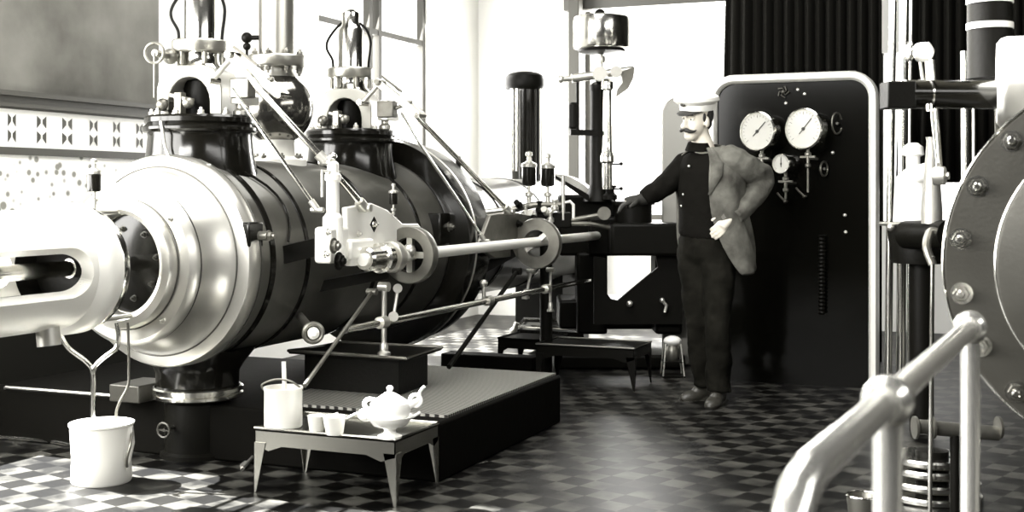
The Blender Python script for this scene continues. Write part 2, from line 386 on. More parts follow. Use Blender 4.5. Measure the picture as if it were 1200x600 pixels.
# foot: exhaust branch and pedestal
fy = 4.74
part('exhaust_branch', G().lathe([(.27, .50), (.215, .43), (.19, .39), (.188, .33), (.195, .322)], (AX, fy, 0), (0, 0, 1), 48), 'black', sc)
part('branch_flange', G().lathe([(.17, .268), (.202, .27), (.207, .275), (.207, .288), (.196, .292), (.196, .297), (.207, .301), (.207, .316), (.20, .322), (.17, .323)], (AX, fy, 0), (0, 0, 1), 64), 'steel', sc, 'bright flange ring')
part('pedestal', G().lathe([(.17, 0), (.17, .02), (.150, .03), (.150, .25), (.17, .268)], (AX, fy, 0), (0, 0, 1), 40), 'iron', sc)
part('side_block', G().span((AX-.36, 4.56, .25), (AX-.19, 4.80, .33)), 'cover', sc, bevel=.006)
part('handwheel', G().ring((AX-.02, 4.52, .15), (0, 1, 0), .032, .006).cyl((AX-.02, 4.52, .15), (AX-.02, 4.62, .15), .008).bar((AX-.05, 4.52, .15), (AX+.01, 4.52, .15), .006, .006), 'cover', sc)
g = G().span((AX-.18, 6.48, 0), (AX+.10, 6.70, .45)); g.span((AX-.22, 6.44, 0), (AX+.13, 6.72, .05))
part('rear_foot', g, 'iron', sc, bevel=.02)
# rear drum continuing to the back
rc = thing('rear_cylinder', 'long low dark cylinder running back beyond the big steam cylinder, bright streak on top', 'cylinder', (AX, 8.6, 0))
part('barrel', G().lathe([(.3, 6.86), (.40, 6.88), (.40, 9.4), (.45, 9.42), (.45, 9.50), (.3, 9.55)], (AX, 0, AZ), YV, 64), 'lagging', rc)
part('foot', G().span((AX-.2, 9.1, 0), (AX+.2, 9.4, .56)), 'iron', rc)
for y in (7.5, 8.3):
    part('band', G().lathe([(.40, y-.02), (.407, y-.02), (.407, y+.02), (.40, y+.02)], (AX, 0, AZ), YV, 64, closed=True), 'black', rc)
# ---------------------------------------------------------------- crosshead guide (trunk on the far left)
tg = thing('crosshead_guide', 'bright slotted round guide barrel entering from the left edge of the photo', 'crosshead guide', (AX, 3.0, 0))
g = G(); ro, ri = .235, .175
def arcshell(g, a0, a1, r0, r1, y0, y1, seg=24):
    # angles measured from +X up in the XZ plane
    vs = []; fs = []; n = seg+1
    for k in range(n):
        a = a0+(a1-a0)*k/seg; c, s = math.cos(a), math.sin(a)
        for r, y in ((r0, y0), (r1, y0), (r1, y1), (r0, y1)): vs.append((AX+r*c, y, AZ+r*s))
    for k in range(seg):
        for i in range(4): fs.append([k*4+i, (k+1)*4+i, (k+1)*4+(i+1) % 4, k*4+(i+1) % 4])
    fs.append([0, 1, 2, 3]); fs.append([seg*4+3-i for i in range(4)]); g.add(vs, fs)
sl = math.radians(24); ysl = 3.78
for a0, a1 in ((sl, PI-sl), (PI+sl, 2*PI-sl)): arcshell(g, a0, a1, ri, ro, .8, ysl-.10, 32)
for k in range(24):                      # rounded slot end
    y0 = ysl-.10+.10*k/24; y1 = ysl-.10+.10*(k+1)/24; sa = sl*math.sqrt(max(0, 1-((k+.5)/24)**2))
    for a0, a1 in ((sa, PI-sa), (PI+sa, 2*PI-sa)): arcshell(g, a0, a1, ri, ro, y0, y1, 32)
g.lathe([(ri, ysl), (ro, ysl), (ro, 3.81), (.255, 3.835), (.262, 3.86), (.262, 3.915), (.252, 3.935), (.19, 3.935), (ri, 3.91)], (AX, 0, AZ), YV, 72, closed=True)
part('guide_barrel', g, 'white_metal', tg)
g = G()  # black liner added so the slot interior reads dark
for a0, a1 in ((sl, PI-sl), (PI+sl, 2*PI-sl)): arcshell(g, a0+.02, a1-.02, ri-.008, ri-.002, .8, ysl-.12, 32)
g.lathe([(ri-.002, ysl+.01), (ri-.008, ysl+.01), (ri-.008, 3.90), (ri-.002, 3.90)], (AX, 0, AZ), YV, 48, closed=True)
g.lathe([(.04, 3.90), (ri-.004, 3.90), (ri-.004, 3.91), (.04, 3.91)], (AX, 0, AZ), YV, 48, closed=True)
part('bore_dark_liner', g, 'iron', tg, 'dark liner added in the bore seen through the slot')
part('flange', G().lathe([(.20, 3.935), (.245, 3.937), (.25, 3.945), (.25, 3.97), (.20, 3.975)], (AX, 0, AZ), YV, 72, closed=True), 'steel', tg)
for th in (PI*.5, PI*1.05, PI*1.45, PI*1.6):
    c = V((AX+.225*math.cos(th), 3.97, AZ+.225*math.sin(th)))
    part('tie_stud', G().cyl(c, c+V((0, .23, 0)), .010), 'satin', tg)
part('drain_boss', G().cyl((AX+.06, 3.72, AZ-.20), (AX+.07, 3.72, AZ-.285), .045), 'satin', tg)
part('drain_boss', G().cyl((AX+.0, 3.3, AZ-.20), (AX+.0, 3.3, AZ-.30), .06), 'satin', tg)
part('bed_casting', G().prism([(AX-.30, .9, .0), (AX+.06, .9, 0), (AX+.10, .9, AZ-.24), (AX-.16, .9, AZ-.24)], (0, 1.5, 0)), 'iron', tg, bevel=.01)
pr = thing('piston_rod', 'bright piston rod with crosshead inside the slotted guide barrel at far left', 'piston rod', (AX, 3.0, AZ))
part('rod', G().cyl((AX, 3.28, AZ), (AX, 4.23, AZ), .032), 'steel', pr)
part('crosshead', G().lathe([(.07, 2.2), (.085, 2.24), (.085, 3.20), (.07, 3.27), (.045, 3.30)], (AX, 0, AZ), YV, 40), 'satin', pr)
parts('slipper', [G().span((AX-.07, 3.0, AZ+.075), (AX+.07, 3.42, AZ+.155)), G().span((AX-.07, 3.0, AZ-.155), (AX+.07, 3.42, AZ-.075))], 'satin', pr, bevel=.006)
part('cross_bar', G().span((AX-.05, 3.36, AZ-.15), (AX+.05, 3.42, AZ+.15)), 'satin', pr, bevel=.006)
# drip oiler on top of the gap
def sight_oiler(p, s=1.0, name='drip_oiler', label='', group=None):
    p = V(p); o = thing(name, label, 'oiler', p, group)
    part('stem', G().lathe([(.012*s, 0), (.012*s, .03*s), (.02*s, .035*s), (.02*s, .05*s), (.008*s, .055*s), (.008*s, .08*s)], p, (0, 0, 1), 12), 'satin', o)
    part('glass_cup', G().lathe([(.012*s, .08*s), (.032*s, .085*s), (.034*s, .10*s), (.034*s, .165*s), (.030*s, .17*s)], p, (0, 0, 1), 20), 'black', o)
    part('cap', G().lathe([(.036*s, .17*s), (.037*s, .185*s), (.02*s, .195*s), (.01*s, .20*s), (.01*s, .22*s), (.016*s, .225*s), (.016*s, .24*s), (.004*s, .245*s)], p, (0, 0, 1), 20), 'satin', o)
    return o
sight_oiler((AX, 4.05, 1.146), .85, 'drip_oiler', 'small dark glass drip oiler hanging above the gap left of the round end plate')
# ---------------------------------------------------------------- valve chests on the barrel
def valve_chest(y, label, wheel):
    o = V((AX, y, 1.33)); t = thing('valve_chest', label, 'valve chest', o, 'valve chests on the big cylinder')
    z = lambda q: q
    body = part('body', G().lathe([(.31, 1.20), (.275, 1.27), (.258, 1.32), (.243, 1.40), (.236, 1.47), (.24, 1.49)], (o.x, o.y, 0), (0, 0, 1), 64), 'black', t)
    fl = part('top_flange', G().lathe([(.23, 1.485), (.254, 1.49), (.262, 1.50), (.262, 1.512), (.25, 1.52), (.244, 1.526), (.252, 1.535), (.252, 1.555), (.24, 1.566), (.1, 1.568)], (o.x, o.y, 0), (0, 0, 1), 64), 'black', t)
    for k in range(12):
        th = 2*PI*k/12+.13
        part('stud', G().hexnut((o.x+.218*math.cos(th), o.y+.218*math.sin(th), 1.567), (0, 0, 1), .014, .018), 'satin', fl)
    # arched bonnet, opening towards the front
    w, r, hb = .155, .098, .225; z0 = 1.568
    def arch(w0, r0):
        out = [V((-w, 0, 0)), V((-w, 0, .12)), V((-w*.92, 0, .165)), V((-.11, 0, hb-.01)), V((-.08, 0, hb)), V((.08, 0, hb)), V((.11, 0, hb-.01)), V((w*.92, 0, .165)), V((w, 0, .12)), V((w, 0, 0)), V((r0, 0, 0)), V((r0, 0, .06))]
        for k in range(1, 12):
            a = PI*k/12; out.append(V((r0*math.cos(a), 0, .06+r0*1.15*math.sin(a))))
        out += [V((-r0, 0, .06)), V((-r0, 0, 0))]; return out
    g = G(); rot = Matrix.Rotation(math.radians(14), 3, 'Z'); pts = arch(w, r)
    # front and back faces are strips between outer and inner outline
    n = 12
    outer = [V((-w, 0, 0)), V((-w, 0, .07)), V((-w, 0, .12)), V((-w*.93, 0, .16)), V((-.115, 0, .205)), V((-.07, 0, hb)), V((0, 0, hb)), V((.07, 0, hb)), V((.115, 0, .205)), V((w*.93, 0, .16)), V((w, 0, .12)), V((w, 0, .07)), V((w, 0, 0))]
    inner = [V((-r, 0, 0))]+[V((-r*math.cos(PI*k/10), 0, .06+r*1.15*math.sin(PI*k/10))) for k in range(11)]+[V((r, 0, 0))]
    dep = .13; vs = []; fs = []; m = len(outer)
    for q in outer+inner:
        for s in (-1, 1): vs.append(o*1+rot @ (q+V((0, s*dep, z0-1.33))))
    for k in range(m-1):
        a, b = k*2, (k+1)*2; c, d = (m+k)*2, (m+k+1)*2
        fs += [[a, b, d, c], [a+1, c+1, d+1, b+1], [a, a+1, b+1, b], [c, d, d+1, c+1]]
    fs += [[0, 2*m, 2*m+1, 1], [2*(m-1), 2*(m-1)+1, 2*(2*m-1)+1, 2*(2*m-1)]]
    g.add(vs, fs); part('arched_bonnet', g, 'bonnet', t, 'pale casting with an arched opening', bevel=.005)
    zz = z0+hb
    part('added_dark_backing', G().cyl((o.x, o.y+.02, z0), (o.x, o.y+.02, z0+.16), .085), 'iron', t)  # dark backing added so the arched opening reads dark
    sp = part('valve_spindle', G().cyl((o.x, o.y, z0), (o.x, o.y, zz), .014).lathe([(.035, 1.60), (.035, 1.63), (.02, 1.64), (.02, 1.70), (.045, 1.705), (.045, 1.73), (.02, 1.74)], (o.x, o.y, 0), (0, 0, 1), 20), 'satin', t)
    g = G().span((o.x-.02, o.y-.17, z0), (o.x+.02, o.y-.13, z0+.10)); g.span((o.x-.09, o.y-.17, z0+.02), (o.x-.05, o.y-.12, z0+.06)); g.bar((o.x-.05, o.y-.15, z0+.09), (o.x+.07, o.y-.15, z0+.06), .03, .02)
    g.ball((o.x-.08, o.y-.17, z0+.045), .03); g.ball((o.x+.06, o.y-.17, z0+.05), .026)
    part('valve_lever', g, 'dull', t, bevel=.004)
    # neck, flange, dashpot cylinder
    part('neck', G().lathe([(.11, zz-.01), (.088, zz+.015), (.084, zz+.05), (.086, zz+.068)], (o.x, o.y, 0), (0, 0, 1), 40), 'steel', t)
    fl2 = part('neck_flange', G().lathe([(.09, zz+.065), (.126, zz+.068), (.13, zz+.075), (.13, zz+.118), (.124, zz+.125), (.07, zz+.126)], (o.x, o.y, 0), (0, 0, 1), 48), 'pipe', t)
    for k in range(6):
        th = 2*PI*k/6+.3
        part('flange_bolt', G().cyl((o.x+.108*math.cos(th), o.y+.108*math.sin(th), zz+.01), (o.x+.108*math.cos(th), o.y+.108*math.sin(th), zz+.066), .011), 'dull', fl2)
    part('dashpot', G().lathe([(.072, zz+.12), (.072, zz+.34), (.06, zz+.36), (.05, zz+.38), (.05, zz+.44), (.02, zz+.46)], (o.x, o.y, 0), (0, 0, 1), 48), 'steel', t)
    for s in (-1, 1):
        d = R_*s; b = V((o.x, o.y, zz+.124))
        pts = [b+d*.10, b+d*.104+V((0, 0, .05)), b+d*(.135 if s < 0 else .112)+V((0, 0, .11)), b+d*(.13 if s < 0 else .112)+V((0, 0, .16)), b+d*.09+V((0, 0, .22)), b+d*.05+V((0, 0, .26))]
        part('spring_hoop', G().tube(pts, .0075, 8, 5), 'iron', t)
    # rocker pedestal on the right of the bonnet
    c = V((o.x+.21, o.y+.02, z0))
    part('rocker_pedestal', G().lathe([(.035, 0), (.035, .02), (.022, .03), (.022, .13), (.03, .14), (.03, .16), (.012, .17)], c, (0, 0, 1), 20).span((c.x-.02, c.y-.05, z0+.05), (c.x+.04, c.y+.09, z0+.09)), 'satin', t, bevel=.003)
    if wheel:
        c = LX(181, 62, AX-.05); b = V((o.x-.10, o.y, c.z))
        hw = part('side_valve', G().cyl(b, c, .016).ball(b+(c-b)*.45, .036), 'dull', t)
        part('handwheel', G().ring(c, (c-b), .045, .007, 28, 8).cyl(c, c+V((0, 0, -.20)), .005).bar(c-V((0, 0, .045)), c+V((0, 0, .045)), .008, .008), 'dull', hw)
        part('oil_pipe', G().tube([(o.x-.02, o.y-.26, 1.53), (o.x, o.y-.27, 1.48), (o.x+.02, o.y-.27, 1.40), (o.x+.09, o.y-.29, 1.33), (o.x+.22, o.y-.22, 1.335)], .007, 8, 6), 'satin', t, 'thin bright pipe curving down the black body')
    return t
valve_chest(4.76, 'black bell shaped valve chest with arched bonnet, nearest the left wall', True)
valve_chest(6.15, 'smaller looking black valve chest with arched bonnet, right of the polished ball', False)
# polished ball receiver and steam pipe
by = 5.40; t = thing('steam_receiver', 'large dark polished ball with thick steam pipe rising between the two valve chests', 'steam pipe', (AX, by, 1.35))
part('ball', G().ball((AX, by, 1.645), .182, 48, (1, 1, 1.04)), 'ballm', t, 'polished dark ball')
part('neck', G().lathe([(.15, 1.34), (.15, 1.38), (.135, 1.385), (.09, 1.40), (.085, 1.47), (.10, 1.50)], (AX, by, 0), (0, 0, 1), 40), 'white_metal', t)
for k in range(8):
    part('neck_bolt', G().hexnut((AX+.12*math.cos(k*PI/4), by+.12*math.sin(k*PI/4), 1.386), (0, 0, 1), .013, .016), 'dull', t)
part('collar', G().lathe([(.10, 1.80), (.085, 1.83), (.085, 1.855)], (AX, by, 0), (0, 0, 1), 40), 'satin', t)
fl = part('flange', G().lathe([(.09, 1.852), (.145, 1.854), (.15, 1.862), (.15, 1.905), (.145, 1.912), (.09, 1.914)], (AX, by, 0), (0, 0, 1), 48), 'pipe', t)
for k in range(8):
    a = V((AX+.122*math.cos(k*PI/4+.2), by+.122*math.sin(k*PI/4+.2), 1.85))
    parts('flange_bolt', [G().hexnut(a, (0, 0, -1), .014, .02), G().hexnut(a+V((0, 0, .064)), (0, 0, 1), .014, .018)], 'dull', fl)
part('pipe', G().cyl((AX, by, 1.9), (AX, by, 3.6), .092, seg=48), 'pipe', t, 'thick grey steam pipe')
c = LX(296, 38, AX); c.y = by-.06; c.x = AX-.10
part('pet_cock', G().cyl((AX, by, c.z), (c.x-.05, by-.05, c.z), .012).ball((c.x-.05, by-.05, c.z), .028).cyl((c.x-.05, by-.05, c.z-.12), (c.x-.05, by-.05, c.z+.02), .007).ball((c.x-.05, by-.05, c.z-.045), .020), 'iron', t)
# ---------------------------------------------------------------- rocker levers and rods
def rocker(px, py, s, label):
    """rocker lever above the barrel: a pair of plates with pins, angled down to the right."""
    a = LX(px, py, -3.26); k = s
    t = thing('rocker_lever', label, 'rocker lever', a, 'rocker levers')
    p1 = a+V((-.10*k, -.02, -.09*k)); p2 = a+V((.0, .0, .02*k)); p3 = a+V((.20*k, .09*k, -.16*k))
    for dy in (-.028, .028):
        part('side_plate', G().bar(p2+V((-.02, dy, .01)), p3+V((0, dy, 0)), .009, .042, (0, 0, 1)), 'satin', t, bevel=.003)
    part('arm', G().tube([p1, p2], .012, 10), 'satin', t)
    part('bridge', G().bar(p2+V((.03, -.04, .03)), p2+V((.13, .005, -.055)), .06, .012), 'dull', t, bevel=.003)
    parts('pin', [G().cyl(p2+V((0, -.05, 0)), p2+V((0, .05, 0)), .016), G().cyl(p3+V((0, -.045, 0)), p3+V((0, .045, 0)), .014), G().cyl(p1+V((0, -.04, 0)), p1+V((0, .04, 0)), .018)], 'steel', t)
    q = a+V((.02*k, .04, -.12*k))
    part('bearing_block', G().span(q-V((.05, .03, .05)), q+V((.05, .03, .04))).bar(q+V((0, 0, -.02)), q+V((.13, .05, .04)), .03, .02), 'dull', t, bevel=.006)
    return p3
def rod(name, label, pts, r, ends=True, m='steel', cat='rod', rad=None):
    pts = [V(p) for p in pts]
    t = thing(name, label, cat, pts[-1], 'valve rods')
    part('shaft', G().tube(pts, rad or r, 12), m, t)
    if ends:
        d = (pts[-1]-pts[-2]).normalized()
        part('fork_end', G().cyl(pts[-1]-d*.05, pts[-1], r*1.7).cyl(pts[-1]-V((.03, 0, 0)), pts[-1]+V((.03, 0, 0)), r*1.3), 'satin', t)
    return t
rocker(274, 70, 1.0, 'pair of bright lever plates sloping right from the nearest valve chest')
rod('valve_rod', 'long bright rod running down from the nearest valve chest to the oil column', [LX(285, 78, -3.22), LX(302, 103, -3.12), LX(382, 190, -2.86)], .014)
rod('valve_rod', 'short bright rod between the tall bright oil column and the pale bracket casting', [LX(392, 203, -2.84), LX(428, 244, -2.78)], .014)
rod('valve_rod', 'thin bright rod crossing left of the ball down to the bracket casting side', [LX(272, 104, -3.22), LX(372, 246, -2.86)], .009)
rocker(446, 101, 1.0, 'pair of bright lever plates sloping right from the farther valve chest')
rod('valve_rod', 'long bright rod sloping down right to the grey plate with the round hole', [LX(462, 104, -3.22), LX(478, 126, -3.14), LX(597, 248, -2.83)], .014)
rod('valve_rod', 'thin bright rod crossing the round drum behind the second valve chest', [LX(470, 132, -3.2), LX(492, 168, -3.1), LX(568, 282, -2.84)], .008)
# ---------------------------------------------------------------- lay shaft with brackets
SX, SZ = -2.75, .911
def sy(px): return LX(px, 290, SX).y
t = thing('lay_shaft', 'bright horizontal shaft along the right side of the big cylinder', 'shaft', (SX, sy(560), SZ))
part('shaft', G().cyl((SX, sy(425), SZ), (SX, sy(722), SZ), .029, seg=24), 'white_metal', t)
y0 = sy(438)
part('end_cap', G().lathe([(0, -.09), (.045, -.09), (.056, -.075), (.056, .05), (.07, .055), (.07, .10)], (SX, y0, SZ), YV, 32), 'steel', t)
part('collar', G().lathe([(.024, 0), (.07, .005), (.075, .015), (.075, .055), (.07, .065), (.024, .07)], (SX, sy(455), SZ), YV, 40), 'satin', t)
part('collar', G().cyl((SX, sy(700), SZ), (SX, sy(706), SZ), .04), 'satin', t)
def plate_ring(cy, rad, hole, y0, y1, cz=SZ):     # flat ring around the shaft, axis along Y
    return G().lathe([(hole, y0), (rad, y0), (rad, y1), (hole, y1)], (SX, cy, cz), YV, 48, closed=True)
b1 = thing('eccentric_bracket', 'pale bright bracket casting with a diamond plate, on the near end of the shaft', 'bracket', (SX, sy(470), SZ-.12), 'shaft brackets')
part('ring', G().lathe([(.085, 0), (.135, 0), (.14, .01), (.14, .05), (.135, .06), (.085, .06)], (SX, sy(478), SZ), YV, 48, closed=True), 'dull', b1)
part('ring_web', G().cyl((SX-.02, sy(478)+.045, SZ), (SX-.02, sy(478)+.055, SZ), .09), 'iron', b1)
part('spoke', G().bar((SX, sy(478)+.03, SZ-.09), (SX, sy(478)+.03, SZ+.09), .03, .03, (0, 1, 0)).bar((SX-.09, sy(478)+.03, SZ), (SX+.09, sy(478)+.03, SZ), .03, .03).ball((SX+.01, sy(478)-.01, SZ+.02), .035), 'satin', b1)
def pl(pts, X): return [LX(x, y, X) for x, y in pts]
pw = part('web_plate', G().prism(pl([(400, 243), (430, 238), (448, 246), (466, 262), (484, 262), (498, 280), (502, 296), (490, 306), (462, 300), (436, 292), (402, 300)], -2.84), (.03, 0, 0)), 'white_metal', b1, bevel=.006)
c = LX(438, 263, -2.81)
part('diamond_plate', G().box(c, (.006, .052, .052), (V((1, 0, 0)), V((0, 1, 1)), V((0, -1, 1)))), 'iron', pw, 'black diamond shaped plate')
part('diamond_nut', G().hexnut(c+V((.003, 0, 0)), (1, 0, 0), .014, .012), 'steel', pw)
c = LX(418, 293, -2.80)
part('bearing_cap', G().span(c-V((.03, .10, .04)), c+V((.03, .11, .05))).span(c+V((-.03, -.07, -.07)), c+V((.02, .05, -.03))), 'white_metal', b1, bevel=.012)
part('nut', G().hexnut(LX(391, 288, -2.77), (1, 0, 0), .026, .02), 'dull', b1)
part('nut', G().hexnut(LX(397, 306, -2.77), (1, 0, 0), .03, .02), 'iron', b1)
for q in ((384, 272), (420, 274), (381, 298)): part('nut', G().hexnut(LX(q[0], q[1], -2.79), (1, 0, 0), .012, .012), 'satin', b1)
part('foot_arm', G().bar(LX(455, 320, -2.84), (AX+.40, sy(455), SZ-.15), .06, .05).bar(LX(410, 280, -2.84), (AX+.44, sy(410), SZ+.02), .06, .08), 'iron', b1)
t = thing('oil_column', 'tall bright upright oil column standing on the pale bracket casting', 'oil column', LX(390, 300, -2.83))
o = LX(390, 300, -2.83); zt_ = LX(390, 178, -2.83).z-o.z
part('column', G().lathe([(.052, -.01), (.052, .04), (.045, .05), (.045, .17), (.030, .19), (.028, .33), (.036, .335), (.036, .36), (.026, .37), (.026, zt_-.05), (.014, zt_-.04)], o, (0, 0, 1), 28), 'white_metal', t)
part('knob', G().ball(o+V((0, 0, zt_-.02)), .019, 16), 'steel', t)
part('side_pipe', G().tube([o+V((0, -.0, zt_-.09)), o+V((0, -.09, zt_-.085)), o+V((0, -.09, zt_-.2))], .006, 8).cyl(o+V((0, -.05, zt_-.09)), o+V((0, .06, zt_-.09)), .008), 'satin', t)
part('base_block', G().span(o+V((-.05, -.08, -.03)), o+V((.035, .09, .13))), 'white_metal', t, bevel=.015)
p = LX(461, 252, -2.80); sight_oiler(p, .62*1.0, 'shaft_oiler', 'small bright oiler standing on the pale bracket casting, right of the diamond plate')
b2 = thing('eccentric_bracket', 'grey rounded plate with a dark round hole on the far end of the shaft', 'bracket', (SX, sy(630), SZ-.2), 'shaft brackets')
g = G().lathe([(.082, 0), (.15, 0), (.155, .01), (.155, .04), (.15, .05), (.082, .05)], (SX, sy(628), SZ-.01), YV, 48, closed=True)
part('ring', g, 'dull', b2)
part('web_plate', G().prism(pl([(570, 252), (596, 248), (628, 254), (648, 272), (652, 284), (618, 286), (600, 300), (575, 303), (556, 290)], -2.90), (.03, 0, 0)), 'dull', b2, bevel=.006)
part('spoke', G().bar((SX-.08, sy(628)+.03, SZ-.06), (SX+.06, sy(628)+.03, SZ+.05), .03, .03), 'satin', b2)
part('foot_arm', G().bar(LX(600, 295, -2.88), (AX+.3, sy(600), .62), .08, .06), 'iron', b2)
for q in ((607, 262), (632, 256)): part('nut', G().hexnut(LX(q[0], q[1], -2.86), (1, 0, 0), .018, .018), 'iron', b2)
# links to the lower rod
LZr = .612
t = thing('lower_rod', 'long bright rod under the shaft, running back from the upright stay', 'rod', (SX, 6.2, LZr))
ly = lambda px: LX(px, 360, SX).y
part('shaft', G().cyl((SX, ly(405), LZr), (SX, ly(690), LZr), .017), 'steel', t)
for px in (448, 572, 640): part('boss', G().cyl((SX, ly(px)-.03, LZr), (SX, ly(px)+.03, LZr), .028), 'satin', t)
part('link', G().cyl(LX(461, 372, SX-.0), LX(466, 338, SX), .009).cyl(LX(466, 338, SX-.02), LX(466, 338, SX+.02), .022).cyl(LX(461, 371, SX-.02), LX(461, 371, SX+.02), .024), 'satin', t)
part('link', G().tube([LX(567, 350, SX), LX(567, 330, SX)], .011).ball(LX(567, 332, SX), .022), 'satin', t)
# stays
DZ = .36
def stay(name, label, a, b, r, m='satin', foot=True):
    a = V(a); b = V(b); t = thing(name, label, 'stay', a)
    part('bar', G().cyl(a, b, r, seg=14), m, t)
    if foot: part('foot', G().lathe([(r*2.4, 0), (r*2.4, .012), (r*1.5, .02), (r*1.5, .05), (r, .06)], a, (0, 0, 1), 16), m, t)
    part('head', G().cyl(b-V((.025, 0, 0)), b+V((.025, 0, 0)), r*1.7), m, t)
    return t
a = LX(450, 416, SX-.02); b = LX(450, 336, SX-.02)
stay('upright_stay', 'straight bright upright stay standing on the drip tray', a, b, .013)
stay('diagonal_stay', 'bright slanting stay left of the upright stay, leaning down to the milk can', LX(357, 452, -2.62), LX(436, 342, SX-.05), .009, 'dull', False)
stay('diagonal_stay', 'dark slanting stay from the ribbed floor plate up to the grey holed plate', LX(526, 430, -2.75), LX(606, 318, -2.85), .013, 'iron', False)
stay('short_stay', 'thin bright upright stay under the grey holed plate', LX(645, 365, SX), LX(645, 316, SX), .009, 'satin')
stay('short_stay', 'thin slanting bright link below the grey holed plate', LX(616, 350, SX-.1), LX(622, 318, SX-.1), .010, 'satin')
# drip tray on a box stand
tr = [LX(340, 410, -3.0), None]
def quad(z, pts): return [LZ(x, y, z) for x, y in pts]
DTZ = LX(450, 418, SX-.02).z
t = thing('drip_tray', 'flat dark square drip tray on a box stand under the shaft', 'drip tray', LZ(430, 410, DTZ)-V((0, 0, DTZ-PZ)))
q = quad(DTZ, [(338, 411), (476, 420), (518, 407), (400, 401)])
part('tray', G().prism([p-V((0, 0, .015)) for p in q], (0, 0, .012)), 'iron', t, bevel=.004)
part('rim', G().tube([p for p in q], .008, 8, closed=True), 'dull', t)
cen = sum(q, V())/4
part('box_stand', G().prism([V((cen.x+(p.x-cen.x)*.8, cen.y+(p.y-cen.y)*.8, PZ+.012)) for p in q], (0, 0, DTZ-PZ-.03)), 'iron', t)
# round drain valve hub
c = LX(367, 390, -2.9); t = thing('drain_valve', 'round dark drain valve with a pale centre below the big cylinder', 'valve', c)
part('wheel', G().ring(c, (.6, -.8, 0), .040, .011).cyl(c, c+V((-.3, .35, .04)), .02), 'dull', t)
part('hub', G().lathe([(.026, 0), (.026, .02), (.012, .03)], c, (.6, -.8, 0), 20), 'white_metal', t)
# ---------------------------------------------------------------- pump block and governor
GY = LX(700, 290, SX).y
gx = SX
t = thing('pump_block', 'black pump casting with rounded top below the governor column, under the silhouetted hand', 'pump', (gx, GY, 0))
def box_px(px0, px1, y0, y1, d, dep):
    a = D(px0, y1, d); b = D(px1, y0, d); c = (a+b)/2
    return c, (b-a).dot(R_), b.z-a.z
AXC = (R_, F_, V((0, 0, 1)))
def blk(g, px0, px1, y0, y1, d, dep):
    c, w, h = box_px(px0, px1, y0, y1, d, dep); return g.box(c+F_*dep/2, (w, dep, h), AXC)
g = G(); blk(g, 655, 722, 228, 300, 8.7, .35); blk(g, 690, 764, 254, 300, 8.6, .45); blk(g, 716, 800, 262, 300, 8.3, .4)
part('body', g, 'iron', t, bevel=.02)
a = D(752, 245, 8.5)
part('cylinder_head', G().cyl(D(742, 262, 8.6), D(742, 236, 8.6), .13, seg=32).cyl(D(742, 240, 8.6), D(742, 236, 8.6), .15, seg=32), 'iron', t)
g = G(); blk(g, 676, 712, 296, 392, 8.65, .3); blk(g, 655, 790, 352, 386, 8.75, .5); blk(g, 768, 800, 296, 392, 8.5, .3)
d_ = 8.75; g.box(D(722, 0, d_)*V((1, 1, 0)) if False else V((D(722, 300, d_).x, D(722, 300, d_).y, .05)), (.9, .6, .10), AXC)
part('base_casting', g, 'iron', t, bevel=.02)
part('guard_plate', G().prism([D(696, 300, 8.4), D(710, 303, 8.4), D(710, 342, 8.4), D(716, 350, 8.4), D(724, 352, 8.4), D(771, 313, 8.4), D(768, 296, 8.4), D(800, 296, 8.4), D(800, 380, 8.4), D(696, 380, 8.4)], F_*.04), 'iron', t, 'sloping guard plate')
parts('lug', [G().ball(D(738, 356, 8.37), .022), G().ball(D(776, 352, 8.37), .018).tube([D(776, 352, 8.37), D(781, 358, 8.37), D(779, 366, 8.37)], .012)], 'satin', t)
part('valve_cap', G().lathe([(.05, 0), (.05, .03), (.03, .05), (.03, .08), (.045, .085), (.045, .10)], D(715, 234, 8.6), (0, 0, 1), 20), 'iron', t)
# governor
gb = V((D(703, 232, 8.7).x, D(703, 232, 8.7).y, 0))
def gz(y): return CH-(y-HOR)*8.7/F_PX
t = thing('governor', 'tall governor with a large polished drum on top and a cross arm below it', 'governor', (gb.x, gb.y, gz(232)))
UP = V((0, 0, 1))
gp = lambda px, y, b=0: D(px, y, 8.7-b)
part('column', G().lathe([(.11, gz(236)), (.10, gz(232)), (.075, gz(225)), (.060, gz(215)), (.055, gz(108)), (.062, gz(106)), (.062, gz(100)), (.03, gz(96))], (gp(701, 100).x, gp(701, 100).y, 0), UP, 32), 'iron', t)
part('side_tube', G().lathe([(.036, gz(222)), (.036, gz(192)), (.05, gz(190)), (.05, gz(184)), (.036, gz(178)), (.034, gz(166)), (.028, gz(108)), (.042, gz(106)), (.042, gz(98)), (.02, gz(94))], (gp(712, 100, .12).x, gp(712, 100, .12).y, 0), UP, 28), 'steel', t, 'bright tapering tube')
for yy in (193, 222): part('screw', G().cyl(gp(712, yy, .1), gp(728, yy-1, .12), .006).ball(gp(728, yy-1, .12), .013), 'iron', t)
ca = part('cross_arm', G().tube([gp(656, 93, .1), gp(672, 92, .08)], .020).tube([gp(670, 92, .1), gp(742, 82, .05)], .030, 14).ball(gp(657, 93, .1), .027), 'satin', t)
part('arm_boss', G().cyl(gp(702, 88, .0), gp(703, 86, .16), .05).cyl(gp(722, 84, .0), gp(722, 84, .14), .04), 'satin', ca)
part('bell_crank', G().prism([gp(728, 84, .1), gp(744, 78, .1), (gp(742, 92, .1)), gp(736, 104, .1), gp(722, 114, .1), gp(724, 104, .1), gp(730, 96, .1)], F_*.06), 'dull', t)
part('spindle', G().cyl(gp(704, 92), gp(704, 56), .018).lathe([(.03, gz(74)), (.035, gz(70)), (.03, gz(66))], (gp(704, 70).x, gp(704, 70).y, 0), UP, 20), 'satin', t)
dc = gp(705, 40)
